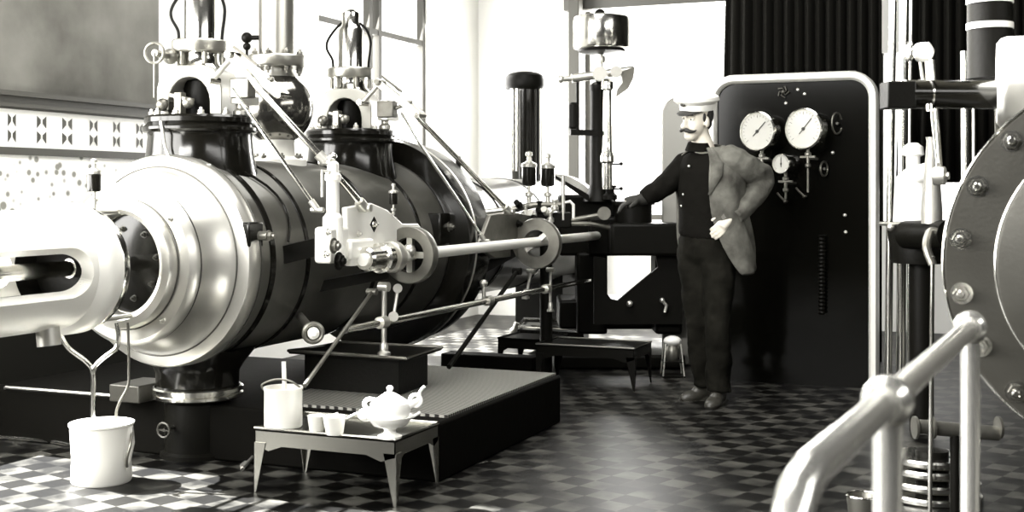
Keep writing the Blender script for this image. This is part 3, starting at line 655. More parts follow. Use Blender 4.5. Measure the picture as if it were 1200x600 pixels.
dr = part('drum', G().lathe([(.02, gz(60)), (.17, gz(58.5)), (.193, gz(57)), (.2, gz(55)), (.2, gz(25)), (.195, gz(21)), (.17, gz(19)), (.06, gz(17)), (.02, gz(14))], (dc.x, dc.y, 0), UP, 64), 'steel', t, 'polished drum')
part('drum_plate', G().lathe([(.0, gz(64)), (.11, gz(63)), (.165, gz(61)), (.17, gz(58.5)), (.05, gz(58))], (dc.x, dc.y, 0), UP, 48), 'iron', dr)
part('drum_cap', G().ball((gp(703, 15).x, gp(703, 15).y, gz(17)), .04), 'iron', dr)
part('lubricator_bracket', G().cyl(gp(677, 92, .08), gp(677, 155, .08), .012).bar(gp(668, 155, .08), gp(700, 156, .04), .04, .04), 'iron', t)
part('side_cylinder', G().lathe([(.02, gz(152)), (.036, gz(150)), (.036, gz(124)), (.02, gz(121))], (gp(672, 130, .08).x, gp(672, 130, .08).y, 0), UP, 20), 'iron', t)
part('lever', G().tube([gp(722, 268, .3), gp(690, 262, .3), gp(668, 262, .3)], .016, 10).cyl(gp(708, 250, .25), gp(708, 250, .38), .045).tube([gp(708, 251, .3), gp(668, 258, .3)], .016), 'dull', t)
part('stay_bar', G().prism([gp(645, 205, .1), gp(650, 205, .1), gp(690, 228, .1), gp(690, 236, .1)], F_*.03), 'iron', t)
# oil cups left of the governor
for px, y0, s, lab in ((620, 238, 1.35, 'left one of two dark oil cups standing before the black domed vessel'), (642, 238, 1.3, 'right one of two dark oil cups standing before the black domed vessel')):
    sight_oiler(D(px, y0, 7.9), s, 'oil_cup', lab, 'oil cups on the pipe manifold')
t = thing('pipe_manifold', 'cluster of small bright valves and pipes under the two dark oil cups', 'pipe manifold', D(632, 262, 7.9))
part('pipe', G().tube([D(598, 246, 7.9), D(626, 240, 7.9), D(662, 240, 7.9)], .022), 'dull', t)
part('pipe', G().tube([D(560, 250, 7.9), D(606, 244, 7.9)], .02).tube([D(564, 256, 7.9), D(600, 250, 7.9)], .014), 'satin', t)
part('manifold_body', G().box(D(640, 258, 7.9), (.32, .12, .10), AXC), 'iron', t, bevel=.01)
for i, (px, y) in enumerate(((608, 240), (616, 248), (624, 252), (632, 244), (640, 248), (650, 242), (628, 258), (645, 256))):
    part('valve', G().lathe([(.016, -.03), (.024, -.02), (.024, .0), (.012, .01), (.012, .03), (.02, .035), (.02, .045)], D(px, y, 7.82), (0, 0, 1) if i % 2 else (0, -1, .4), 14), 'satin' if i % 3 else 'iron', t)
part('yoke', G().tube([D(660, 256, 7.85), D(660, 238, 7.85), D(668, 236, 7.85), D(672, 240, 7.85), D(672, 256, 7.85)], .010), 'white_metal', t)
part('upright_tube', G().cyl(D(660, 258, 7.85), D(660, 206, 7.85), .012), 'satin', t)
part('support', G().cyl(D(640, 262, 7.95), V((D(640, 262, 7.95).x, D(640, 262, 7.95).y, 0)), .04), 'iron', t)
# domed vessel
dv = D(615, 150, 9.6); s = 9.6/F_PX; vz = lambda y: CH-(y-HOR)*s
t = thing('domed_vessel', 'black upright vessel with a rounded dome cap, beyond the big cylinder', 'pressure vessel', (dv.x, dv.y, AZ+.39))
part('shell', G().lathe([(.13, AZ+.36), (.135, vz(200)), (.135, vz(104))], (dv.x, dv.y, 0), UP, 48), 'black', t)
part('dome_cap', G().lathe([(.135, vz(106)), (.15, vz(104)), (.157, vz(101)), (.157, vz(94)), (.145, vz(89)), (.11, vz(86)), (.05, vz(84)), (0, vz(83.5))], (dv.x, dv.y, 0), UP, 48), 'iron', t)
for px in (600, 606): part('highlight_rod', G().cyl(D(px, 200, 9.42), D(px, 104, 9.42), .012), 'steel', t)  # bright rods, here and below, model the shell's vertical highlights
part('edge_highlight', G().cyl(D(634, 204, 9.48), D(634, 104, 9.48), .012), 'satin', t)
t = solo('small_pet_cock', G().cyl(D(538, 205, 8.6), D(538, 183, 8.6), .012).ball(D(538, 190, 8.6), .026).lathe([(.03, 0), (.02, .02)], D(538, 203, 8.6), UP, 12), 'iron', 'tiny dark pet cock silhouetted on the white wall above the round drum', 'valve', D(538, 205, 8.6))
# ---------------------------------------------------------------- trays (low stands) with pointed legs
def tray_stand(o, w, dpt, h, label, group, m='satin'):
    """o: front right corner on the floor; width along -X, depth along +Y."""
    o = V(o); t = thing('tray_stand', label, 'stand', o, group)
    A = V((-1, 0, 0)); B = V((0, 1, 0))
    P = [o, o+A*w, o+A*w+B*dpt, o+B*dpt]
    zt_ = V((0, 0, h))
    part('tray_top', G().prism([p+zt_-V((0, 0, .012)) for p in P], (0, 0, .006)), m, t)
    part('rim', G().tube([p+zt_ for p in P], .006, 8, closed=True), m, t)
    ap = .095
    for i in range(4):
        a, b = P[i]+zt_, P[(i+1) % 4]+zt_; n = ((b-a).cross(UP)).normalized()*.004
        part('apron', G().prism([a, b, b-V((0, 0, ap*.75)), b+(a-b)*.1-V((0, 0, ap*.95)), b+(a-b)*.2-V((0, 0, ap*.72)), a+(b-a)*.2-V((0, 0, ap*.72)), a+(b-a)*.1-V((0, 0, ap*.95)), a-V((0, 0, ap*.75))], n), m, t)
    for i in range(4):
        a = P[i]; pr_, nx = (P[i-1]-a).normalized(), (P[(i+1) % 4]-a).normalized()
        g = G()
        for dd in (pr_, nx):
            n = dd.cross(UP)*.004
            g.prism([a+zt_-V((0, 0, ap*.6)), a+dd*.052+zt_-V((0, 0, ap*.6)), a+dd*.008+V((0, 0, .004)), a+V((0, 0, 0))], n)
        part('leg', g, m, t)
    return t
fr = LZ(463, 595, 0); fl_ = LZ(302, 574, 0)
W_T = (fr.x-fl_.x); 
t1 = tray_stand((fr.x, fr.y, 0), .64, .38, .262, 'low tin tray stand with pointed legs in the foreground, holding can and oil pot', 'low tray stands', 'tray')
f2 = LZ(743, 459, 0)
ta = dup(t1, (f2.x, f2.y, 0), 'low dark tray stand left of the standing man, wire lantern at its right', 'low tray stands')
f3 = LZ(641, 436, 0)
tb = tray_stand((f3.x, f3.y, 0), .36, .40, .215, 'low dark tray stand farthest back, beside the bright floor behind the beam', 'low tray stands', 'iron')
for q in (ta,):
    for ch in q.children:
        ch.data = ch.data.copy(); ch.data.materials[0] = M['rim_d' if ch.name.startswith('rim') else 'iron']
# milk can
tz = .262
def on_tray(px, py): q = LZ(px, py, tz); return q
c = on_tray(332, 500)
t = thing('oil_can', 'shiny tin can with bail handle at the left end of the tray stand', 'can', c)
k = c.dot(F_)/F_PX
part('body', G().lathe([(.0, 0), (.072, .0), (.077, .006), (.077, .15), (.080, .155), (.080, .162), (.074, .162), (.073, .02), (0, .012)], c, UP, 40), 'white_metal', t)
part('handle', G().tube([c+R_*(-.08)+V((0, 0, .15)), c+R_*(-.082)-F_*.02+V((0, 0, .175)), c-F_*.0+R_*(-.03)+V((0, 0, .192)), c+R_*.03+V((0, 0, .185)), c+R_*.08+V((0, 0, .15))], .004, 8, 6), 'dull', t)
solo('stirring_stick', G().cyl(c+R_*.01+V((0, 0, .015)), c-R_*.002+F_*.02+V((0, 0, .262)), .009), 'white_metal', 'pale round stick standing upright in the tin can', 'stick', c+V((0, 0, .015)))
def cup(px, py, r, h, label):
    c = on_tray(px, py); t = thing('tin_cup', label, 'cup', c, 'tin cups')
    part('bowl', G().lathe([(0, 0), (r*.72, 0), (r*.8, .008), (r, h), (r*1.05, h+.003), (r*.94, h), (r*.74, .012), (0, .008)], c, UP, 32), 'white_metal', t)
    part('handle', G().tube([c+R_*r*.9+V((0, 0, h*.8)), c+R_*(r+.025)+V((0, 0, h*1.05)), c+R_*(r+.05)+V((0, 0, h*1.2))], .005, 8, 4), 'satin', t)
cup(371, 506, .036, .062, 'small dented tin cup between the tall can and the larger cup')
cup(392, 509, .044, .070, 'tin cup with a raised handle, nearest the oil pot')
# oil pot: ornate teapot-like on a dish and foot
c = on_tray(457, 513)
t = thing('oil_pot', 'ornate white oil pot with lid and spout resting on a footed bowl', 'pot', c)
part('foot', G().lathe([(.045, 0), (.047, .008), (.025, .018), (.022, .032), (.035, .045)], c, UP, 32), 'enamel_w', t)
part('bowl', G().lathe([(.03, .04), (.065, .050), (.088, .078), (.093, .086), (.088, .086), (.06, .06), (0, .05)], c, UP, 48), 'enamel_w', t)
parts('bowl_lip', [G().ball(c-R_*.092+V((0, 0, .09)), .034, 16, (1, 1, .8)), G().tube([c+R_*.085+V((0, 0, .08)), c+R_*.118+V((0, 0, .10))], .006)], 'enamel_w', t)
pt = part('pot', G().lathe([(.04, .060), (.074, .085), (.082, .11), (.074, .138), (.05, .155), (.04, .16)], c, UP, 40), 'enamel_w', t)
part('lid', G().lathe([(.043, .152), (.04, .162), (.02, .175), (.008, .18), (.012, .188), (.013, .196), (.004, .203)], c, UP, 24), 'enamel_w', pt)
part('spout', G().tube([c+R_*.06+V((0, 0, .12)), c+R_*.09+V((0, 0, .135)), c+R_*.11+V((0, 0, .15)), c+R_*.118+V((0, 0, .18)), c+R_*.135+V((0, 0, .20))], [.018, .014, .009, .006, .006], 10, 5), 'enamel_w', pt)
part('handle', G().tube([c-R_*.05+V((0, 0, .145)), c-R_*.085+V((0, 0, .15)), c-R_*.10+V((0, 0, .128)), c-R_*.07+V((0, 0, .10))], .008, 8, 6).ring(c+R_*.10+V((0, 0, .145)), F_, .022, .007), 'enamel_w', pt)
# ---------------------------------------------------------------- bucket with Y pipe
c = LZ(119, 564, 0)
t = thing('bucket', 'large bright tin bucket on the floor catching the drain pipe', 'bucket', c)
part('body', G().lathe([(0, .0), (.118, 0), (.124, .01), (.120, .10), (.128, .235), (.133, .24), (.133, .248), (.125, .248), (.114, .02), (0, .015)], c, UP, 56), 'white_metal', t)
part('spout_lip', G().prism([c+R_*.10-F_*.06+V((0, 0, .24)), c+R_*.135-F_*.02+V((0, 0, .232)), c+R_*.142-F_*.02+V((0, 0, .16)), c+R_*.13-F_*.03+V((0, 0, .09)), c+R_*.118-F_*.045+V((0, 0, .05))], F_*.05-R_*.01), 'white_metal', t, bevel=.004)
part('handle', G().tube([c+R_*.128+V((0, 0, .225)), c+R_*.138-F_*.05+V((0, 0, .17)), c+R_*.125-F_*.06+V((0, 0, .11)), c+R_*.12-F_*.04+V((0, 0, .07))], .006, 8, 5), 'dull', t)
bd = c.dot(F_)
pp = lambda px, y, e=0: D(px, y, bd+e)
t = thing('drain_pipe', 'thin bright drain pipe forked like a Y, going down into the bucket', 'pipe', pp(108, 520))
part('down_pipe', G().tube([pp(108, 540), pp(109, 470), pp(109, 438), pp(101, 424), pp(80, 408), pp(71, 392)], .0105, 12, 5), 'steel', t)
part('branch_pipe', G().tube([pp(109, 440), pp(111, 430), pp(122, 419), pp(136, 408), pp(139, 394), pp(137, 378)], .0105, 12, 5), 'steel', t)
solo('drain_hose', G().tube([pp(150, 378), pp(151, 430), pp(150, 452), pp(140, 472), pp(136, 488), pp(136, 530)], .006, 10, 5), 'dull', 'thin dark hose hanging beside the forked pipe into the bucket', 'hose', pp(136, 530))
q = [LZ(10, 513, .012), LZ(60, 517, .012), LZ(90, 523, .012)]
solo('floor_pipe', G().tube([LZ(-20, 511, .014)]+q, .010, 10), 'steel', 'thin bright pipe lying on the floor left of the bucket', 'pipe', q[0]-V((0, 0, .012)))
t = solo('chisel', G().tube([LZ(284, 549, .01), LZ(299, 532, .04)], [.010, .006], 10).prism([LZ(282, 552, .006), LZ(290, 546, .006), LZ(288, 541, .006), LZ(281, 546, .006)], (0, 0, .008)), 'satin', 'small bright tool leaning at the left leg of the foreground tray stand', 'tool', LZ(284, 549, 0))
# lantern beside the second stand
c = LZ(788, 441, 0)
t = thing('lantern', 'small wire hand lantern with a pale cap near the feet of the man', 'lantern', c+V((0, 0, .0)))
w = .07
for sx in (-1, 1):
    for sy_ in (-1, 1):
        part('post', G().cyl(c+R_*w*sx+F_*w*sy_, c+R_*w*sx*.7+F_*w*.7*sy_+V((0, 0, .22)), .005), 'satin', t)
part('cap', G().ball(c+V((0, 0, .235)), .06, 20, (1, 1, .55)), 'enamel_w', t)
part('lamp_glass', G().lathe([(.03, .10), (.045, .13), (.045, .18), (.03, .21)], c, UP, 20), 'dull', t)
part('shelf', G().box(c+V((0, 0, .10)), (.13, .13, .008), AXC).box(c+V((0, 0, .006)), (.15, .15, .01), AXC), 'iron', t)
# trolley-like drain pan between pump block and farthest stand
t = thing('drain_pan', 'long shallow dark pan with a bright rim behind the farthest tray stand', 'pan', D(650, 392, 9.2))
part('rim', G().tube([D(606, 382, 9.3), D(684, 386, 9.1), D(690, 376, 9.5), D(614, 374, 9.6)], .012, 8, closed=True), 'steel', t)
part('pan', G().prism([D(606, 386, 9.3), D(684, 390, 9.1), D(690, 379, 9.5), D(614, 377, 9.6)], (0, 0, -.10)), 'iron', t)
part('leg', G().ball(D(602, 388, 9.3), .03).tube([D(602, 388, 9.3), D(606, 378, 9.3)], .02), 'dull', t)
# dark low beam behind the first stay
solo('floor_beam', G().box(LZ(575, 424, .09)*V((1, 1, 0))+V((0, 0, .07)), (.66, .16, .14), (V((1, 0, 0)), V((0, 1, 0)), UP)), 'wood', 'dark low wooden beam lying on the sunlit floor behind the dark slanting stay', 'beam', LZ(575, 424, .09)*V((1, 1, 0)), bevel=.01)
# ---------------------------------------------------------------- gauge panel
PYY = 7.9
def PP(px, y, off=0): return LY(px, y, PYY-off)
x0, x1, ztop = PP(836, 200).x, PP(1024, 200).x, PP(930, 91).z
t = thing('gauge_board', 'large black upright gauge board with a pale rounded frame behind the man', 'gauge board', ((x0+x1)/2, PYY, 0))
rr = .14
def rounded(x0, x1, z1, rr, inset=0):
    x0 += inset; x1 -= inset; z1 -= inset; rr = max(rr-inset, .01); pts = [V((x1, 0, 0))]
    for k in range(9): a = PI/2*k/8; pts.append(V((x1-rr+rr*math.cos(a), 0, z1-rr+rr*math.sin(a))))
    for k in range(9): a = PI/2+PI/2*k/8; pts.append(V((x0+rr+rr*math.cos(a), 0, z1-rr+rr*math.sin(a))))
    return pts+[V((x0, 0, 0))]
off = V((0, PYY, 0))
part('board', G().prism([p+off for p in rounded(x0, x1, ztop, rr, .02)], (0, .05, 0)), 'panel', t)
g = G(); oo = rounded(x0, x1, ztop, rr, 0); pro = [(-.028, .03), (-.028, -.03), (-.012, -.055), (.016, -.055), (.028, -.03), (.028, .05)]
cen = V(((x0+x1)/2, 0, 1.0)); n = len(oo); vs = []; fs = []
for i, p in enumerate(oo):
    a = oo[max(i-1, 0)]; b = oo[min(i+1, n-1)]; tt = (b-a).normalized(); nn = V((tt.z, 0, -tt.x))
    for r_, y_ in pro: vs.append(p+off+nn*(-r_*-1)+V((0, y_, 0)))
m_ = len(pro)
for i in range(n-1):
    for k in range(m_): fs.append([i*m_+k, i*m_+(k+1) % m_, (i+1)*m_+(k+1) % m_, (i+1)*m_+k])
fs += [list(range(m_)), [(n-1)*m_+k for k in range(m_)]]
part('frame', G().add(vs, fs), 'frame_w', t, 'pale rounded moulding', angle=50)
part('side_panel', G().span((x0, PYY+.05, 0), (x0+.03, PYY+.35, ztop-.15)).span((x1-.03, PYY+.05, 0), (x1, PYY+.35, ztop-.15)), 'wall_d', t)
GN = V((-.34, -.94, 0)).normalized()
def gauge(px, py, rpx, label, needle, zlow):
    c = PP(px, py, .22); sc_ = c.dot(F_)/F_PX; r = rpx*sc_; back = c-GN*.16
    t = thing('pressure_gauge', label, 'gauge', back, 'pressure gauges on the black board')
    part('case', G().lathe([(r*.45, -.17), (r*.55, -.12), (r*.93, -.09), (r*.96, -.01), (r*1.05, -.005), (r*1.07, .008), (r*1.0, .014), (r*.95, .002), (0, .001)], c, GN, 48), 'steel', t)
    dl = part('dial', G().lathe([(r*.95, .001), (r*.95, .005), (0, .0055)], c, GN, 48), 'dial', t)
    u, w, a = basis(GN)
    hd = a.cross(UP).normalized()*-1
    g = G()
    for k in range(21):
        th = math.radians(-130+260*k/20); d = hd*math.sin(th)+UP*math.cos(th); L = .16 if k % 5 == 0 else .09
        g.bar(c+a*.0065+d*r*.88, c+a*.0065+d*r*(.88-L), .0022, .001, a)
    part('scale_mark', g, 'ink', dl)
    th = math.radians(needle); d = hd*math.sin(th)+UP*math.cos(th)
    g = G().bar(c+a*.009-d*r*.35, c+a*.009+d*r*.7, .005, .0015, a); g.lathe([(r*.09, .006), (r*.09, .012)], c, a, 16)
    part('needle', g, 'ink', dl)
    b = c-GN*.05; zz = c.z-r
    part('stem', G().lathe([(.011, 0), (.011, -.03), (.020, -.035), (.020, -.05), (.010, -.055), (.010, -.10), (.018, -.105), (.018, -.12), (.007, -.13), (.007, -zlow)], V((b.x, b.y, zz+.01)), UP, 16), 'dull', t)
    part('cock_handle', G().bar(V((b.x, b.y, zz-.05))-hd*.05, V((b.x, b.y, zz-.05))+hd*.05, .012, .012).cyl(V((b.x, b.y, zz-.06)), V((b.x, b.y, zz-.06))-GN*.12, .008).cyl(V((b.x, b.y, c.z))-GN*0, V((c.x, PYY, c.z)), .02), 'dull', t)
gauge(888, 154, 22, 'large round pressure gauge on the left of the black board, nearest the man', 45, .25)
gauge(942, 151, 23, 'large round pressure gauge on the right of the black board', 42, .28)
gauge(916, 192, 11, 'small round gauge below and between the two large gauges', 0, .17)
def cock(px, py, label, kind):
    c = PP(px, py, .0); t = thing('panel_valve', label, 'valve', c, 'small valves on the black board')
    g = G().cyl(c, c+V((0, -.05, 0)), .009); part('stem', g, 'cover', t)
    if kind == 'wheel': part('wheel', G().ring(c+V((0, -.05, 0)), (1, -.35, 0), .065 if px > 960 and py < 170 else .045, .006).bar(c+V((0, -.05, -.04)), c+V((0, -.05, .04)), .006, .006), 'dull', t)
    else: part('lever', G().tube([c+V((0, -.05, 0)), c+V((-.03, -.06, .03)), c+V((-.05, -.06, .055))], .007).ball(c+V((0, -.05, 0)), .013), 'dull', t)
cock(982, 145, 'thin upright handwheel right of the large gauges on the black board', 'wheel')
cock(967, 198, 'small handwheel at the lower right of the gauges on the black board', 'wheel')
cock(922, 236, 'slanting lever valve under the small gauge on the black board', 'lever')
cock(944, 230, 'little valve under the right large gauge on the black board', 'lever')
c = PP(918, 108, .01)
t = thing('panel_ornament', 'small grey emblem with curling arms near the top of the black board', 'emblem', c)
g = G()
for a_ in range(5):
    th = a_*2*PI/5+.4; g.tube([c, c+V((.022*math.cos(th), -.012, .022*math.sin(th))), c+V((.038*math.cos(th+.9), -.012, .038*math.sin(th+.9)))], .004, 8, 3)
g.ball(c+V((0, -.01, 0)), .014); part('scroll', g, 'cover', t)
for px, y in ((976, 179), (990, 252), (991, 272), (921, 121), (852, 99), (935, 105), (943, 110)):
    solo('panel_screw', G().lathe([(.011, 0), (.011, .006), (.004, .012)], PP(px, y, 0), (0, -1, 0), 12), 'satin', {976: 'small bright screw head right of the right gauge stem', 990: 'bright screw head low on the right of the board, upper one of two', 991: 'bright screw head low on the right of the board, lower one of two', 921: 'bright screw head just below the emblem on the board', 852: 'bright screw head in the top left corner of the board', 935: 'faint screw head right of the emblem, closer to it', 943: 'faint screw head right of the emblem, farther from it'}[px], 'screw', PP(px, y, 0))
c = PP(963, 300, .04)
solo('ribbed_pipe', G().lathe([(.016 if k % 2 else .024, -.012*k) for k in range(42)], PP(963, 276, .05), UP, 14), 'iron', 'dark ribbed pipe hanging down the lower middle of the black board', 'pipe', PP(963, 360, .05))
# grey tin hood left of the panel behind the man
hx0, hx1 = LY(775, 180, 8.45).x, LY(852, 180, 8.45).x; hz = LY(800, 113, 8.45).z
t = thing('tin_hood', 'pale grey upright sheet with rounded top corner behind the head of the man', 'hood', ((hx0+hx1)/2, 8.45, 0))
part('sheet', G().prism([p+V((0, 8.45, 0)) for p in rounded(hx0, hx1, hz, .12)], (0, .18, 0)), 'tin', t, bevel=.015)
# pleated dark curtains
def curtain(x0, x1, y, z0, z1, pitch, label):
    n = int((x1-x0)/pitch*8); vs = []; fs = []
    for i in range(n+1):
        x = x0+(x1-x0)*i/n; yy = y+.035*math.sin(2*PI*i/8)+.01*math.sin(i*.37)
        for z in (z0, (z0+z1)/2, z1): vs.append((x-(.10 if i == 0 else .1*math.exp(-i/12))*(1-(z-z0)/(z1-z0)), yy, z))
    for i in range(n):
        for k in range(2): fs.append([i*3+k, (i+1)*3+k, (i+1)*3+k+1, i*3+k+1])
    o = solo('curtain', G().add(vs, fs), 'curtain', label, 'curtain', ((x0+x1)/2, y, z0), angle=80)
    md = o.modifiers.new('s', 'SOLIDIFY'); md.thickness = .008
    return o
curtain(LY(856, 0, 9.2).x+.0, LY(1034, 50, 9.2).x, 9.2, .0, 4.3, .075, 'dark ribbed hanging cloth right of the bright window, behind the gauge board')
curtain(LY(1066, 50, 9.6).x, XR-.2, 9.6, LY(1100, 214, 9.6).z, 4.3, .075, 'dark ribbed hanging cloth at upper right behind the second engine')
solo('curtain_rail', G().cyl((LY(850, 0, 9.2).x, 9.2, 4.32), (LY(1045, 50, 9.2).x, 9.2, 4.32), .03), 'iron', 'curtain rail above the picture carrying the dark ribbed cloth', 'rail', (-1.4, 9.2, 4.3)) if False else None
# ---------------------------------------------------------------- right hand engine
RD = 3.3
cc = D(1353, 313, RD); Rr = 235/F_PX*RD
t = thing('second_cylinder', 'huge dark bolted round cylinder end at the right edge of the photo', 'steam cylinder', (cc.x, cc.y+.8, 0))
g = G().lathe([(0, -.015), (Rr*.72, -.015), (Rr*.735, -.012), (Rr*.745, .0), (Rr*.985, 0), (Rr, .008), (Rr, .05), (Rr*.99, .055), (Rr*.97, .056)], cc, YV, 120)
cv = part('end_cover', g, 'cover', t)
part('cover_rim', G().ring(cc+V((0, .004, 0)), YV, Rr*1.0, .004, 120), 'steel', cv, 'bright edge line')
part('inner_ring', G().ring(cc+V((0, -.008, 0)), YV, Rr*.74, .004, 120), 'steel', cv, 'bright inner line')
part('barrel', G().lathe([(Rr*.93, .056), (Rr*.93, 1.7), (Rr, 1.72), (Rr, 1.8), (.1, 1.82)], cc, YV, 96), 'black', t)
for k in range(20):
    th = math.radians(-8+18*k); rb = 216/F_PX*RD; c = cc+V((rb*math.cos(th), -.0, rb*math.sin(th)))
    if c.dot(R_)/c.dot(F_)*F_PX+600 < 1290:
        part('cover_bolt', G().hexnut(c, -YV, .023, .026, .022), 'steel', cv)
part('pedestal', G().span((cc.x-.25, cc.y+.3, 0), (cc.x+.3, cc.y+1.4, .62)), 'iron', t, bevel=.02)
# horizontal trip shaft and polished flange
SD = 3.9
e = R_*.985+F_*.0
a = D(1036, 112, SD); b = D(1176, 112, SD)
a.z = b.z = CH-(111-HOR)*SD/F_PX
t = thing('valve_housing', 'polished round drum end with dark horizontal shaft to its left, above the bolted cover', 'valve housing', D(1200, 150, SD))
part('shaft', G().cyl(D(1060, 110, SD), b, .045, seg=32), 'black', t)
part('shaft_block', G().box(D(1052, 112, SD), (.088, .09, .085), AXC), 'iron', t, bevel=.004)
part('clamp', G().cyl(D(1088, 110, SD), D(1090, 110, SD), .049, seg=32).tube([D(1088, 122, SD-.05), D(1089, 130, SD-.05)], .01), 'steel', t)
part('drum', G().lathe([(.05, 0), (.125, .0), (.14, .012), (.146, .03), (.146, .30), (.10, .31)], D(1168, 98, SD), R_-F_*.36, 56), 'satin', t, 'polished drum')
part('housing_body', G().cyl(D(1205, 98, SD), D(1205, 260, SD+.2), .10, seg=32), 'black', t)
# upright black cylinder, its two highlights modelled as pale bands
t = thing('upright_valve', 'black upright valve body with two highlights as pale bands at the top right', 'valve', D(1160, 92, 4.3))
part('body', G().cyl(D(1160, 92, 4.3), D(1160, -60, 4.3), .075, seg=32), 'iron', t)
for y in (1, 31): part('band', G().cyl(D(1160, y+3.5, 4.3), D(1160, y-3.5, 4.3), .078, seg=32), 'white_metal', t, 'highlight made as a pale band')
# bonnet knob
t = thing('bonnet_knob', 'bright round knob with two thin legs above the dark horizontal shaft', 'knob', D(1085, 96, 3.95))
part('knob', G().lathe([(.015, -.03), (.028, -.02), (.031, 0), (.028, .02), (.012, .03)], D(1082, 61, 3.95), R_*.8-F_*.6, 24).cyl(D(1060, 60, 3.97), D(1075, 61, 3.96), .018), 'white_metal', t)
part('leg', G().tube([D(1086, 68, 3.95), D(1088, 97, 3.95)], .007), 'satin', t)
part('leg', G().tube([D(1078, 70, 3.96), D(1082, 97, 3.96)], .005), 'satin', t)
part('collar', G().ring(D(1066, 60, 3.95), R_, .026, .007), 'steel', t)
# rods and columns
def upright(name, label, a, b, r, m='steel', cat='pipe', group=None):
    a = V(a); b = V(b); t = thing(name, label, cat, a, group); part('tube', G().cyl(a, b, r, seg=20), m, t)
    part('collar', G().cyl(a, a+(b-a).normalized()*.03, r*1.5), m, t); return t
grp = 'upright pipes between the board and the bolted cover'
def fl0(px, d): p = D(px, 300, d); return V((p.x, p.y, 0))
upright('steam_pipe', 'bright upright pipe just right of the gauge board frame', fl0(1040, 6.6), D(1047, -40, 6.6), .020, group=grp)
upright('steam_pipe', 'bright upright pipe second from the gauge board frame', fl0(1055, 6.7), D(1060, -40, 6.7), .026, group=grp)
upright('steam_pipe', 'thin upright pipe third from the gauge board frame', fl0(1064, 6.8), D(1068, -40, 6.8), .010, group=grp)
upright('steam_pipe', 'bright thick upright pipe just left of the bolted cover, ending at the pale knob', fl0(1133, 5.6), D(1131, 60, 5.6), .020, group=grp)
upright('steam_pipe', 'thin curved looking upright pipe touching the upper left of the bolted cover', fl0(1143, 5.4), D(1141, 60, 5.4), .008, group=grp)
upright('trip_rod', 'thin bright rod dropping behind the horizontal shaft to a round eye, left one of two', D(1099, 200, 4.6), D(1086, 70, 4.6), .006, cat='rod', group='trip rods')
upright('trip_rod', 'bright rod dropping behind the horizontal shaft to a round eye, right one of two', D(1102, 206, 4.6), D(1093, 70, 4.6), .010, cat='rod', group='trip rods')
solo('rod_eye', G().lathe([(.018, -.025), (.034, -.02), (.034, .02), (.018, .025)], D(1101, 206, 4.58), R_-F_*.6, 24).lathe([(.014, .02), (.014, .034)], D(1101, 206, 4.58), R_-F_*.6, 12), 'satin', 'round metal eye at the foot of the two thin slanting rods', 'eye', D(1101, 211, 4.6))
t = thing('check_valve', 'white lit valve bonnet standing before the bright window right of the board', 'valve', D(1072, 262, 6.3))
part('bonnet', G().lathe([(.10, -.02), (.09, .20), (.07, .22), (.035, .25), (.035, .31), (.055, .32), (.05, .36), (.025, .38)], D(1070, 255, 6.3), UP, 28), 'enamel_w', t)
part('side_arm', G().tube([D(1072, 205, 6.25), D(1092, 199, 6.1)], .045, 12).ball(D(1092, 199, 6.1), .048), 'enamel_w', t)
part('body', G().lathe([(.14, -.20), (.16, -.04), (.14, 0), (.1, .01)], D(1078, 262, 6.3), UP, 28).cyl(D(1062, 275, 6.2), D(1112, 275, 5.9), .07), 'iron', t)
part('support', G().cyl(fl0(1080, 6.3), D(1080, 285, 6.3), .06), 'iron', t)
part('cone', G().lathe([(.05, 0), (.05, .06), (.025, .40), (.03, .42)], D(1092, 262, 6.0), UP, 20), 'satin', t)
upright('drain_rod', 'thin bright rod standing on the floor left of the bolted cover', fl0(1089, 4.0), D(1093, 300, 4.0), .007, cat='rod')
solo('hanging_link', G().tube([D(1093, 310, 4.0), D(1086, 290, 4.02), D(1090, 272, 4.05), D(1097, 272, 4.05)], .014, 10, 4), 'dull', 'dark hooked link at the top of the thin drain rod', 'link', D(1093, 310, 4.0))
p = D(1037, 262, 6.2); solo('bracket_arm', G().cyl(D(1030, 262, 6.2), D(1056, 263, 6.2), .010).ball(D(1044, 266, 6.2), .022), 'satin', 'small bright arm beside the frame of the gauge board at mid height', 'arm', p)
t = thing('floor_valve', 'short horizontal polished pipe with flange low behind the railing', 'pipe', D(1120, 520, 4.4))
part('pipe', G().cyl(D(1076, 500, 4.4), D(1170, 508, 4.4), .026, seg=24), 'dull', t)
for px in (1072, 1092, 1170): part('flange', G().cyl(D(px-1, 501, 4.4), D(px+2, 501, 4.4), .040), 'dull', t)
part('leg', G().cyl(fl0(1120, 4.4), D(1120, 505, 4.4), .02), 'iron', t)
c = LZ(1092, 583, 0)
t = thing('ring_stack', 'stack of bright polished rings on the floor seen between the railing posts', 'ring stack', c)
for i, (z, r) in enumerate(((.0, .19), (.05, .185), (.10, .17), (.14, .16))):
    part('ring', G().lathe([(.07, z+.005), (r*.95, z), (r, z+.008), (r, z+.022), (r*.95, z+.03), (.07, z+.025)], c, UP, 56, closed=True), 'steel', t)
part('core', G().lathe([(.065, 0), (.065, .19), (.02, .2)], c, UP, 24), 'iron', t)
c = LZ(1012, 640, .0)
t = thing('funnel_bowl', 'dark bowl with bright rim at the bottom edge, left of near railing post', 'bowl', (c.x, c.y, 0))
part('bowl', G().lathe([(.03, 0), (.03, .03), (.05, .10), (.058, .175), (.05, .17), (.02, .05)], (c.x, c.y, 0), UP, 32), 'dull', t)
part('rim', G().ring((c.x, c.y, .175), UP, .056, .004), 'steel', t)
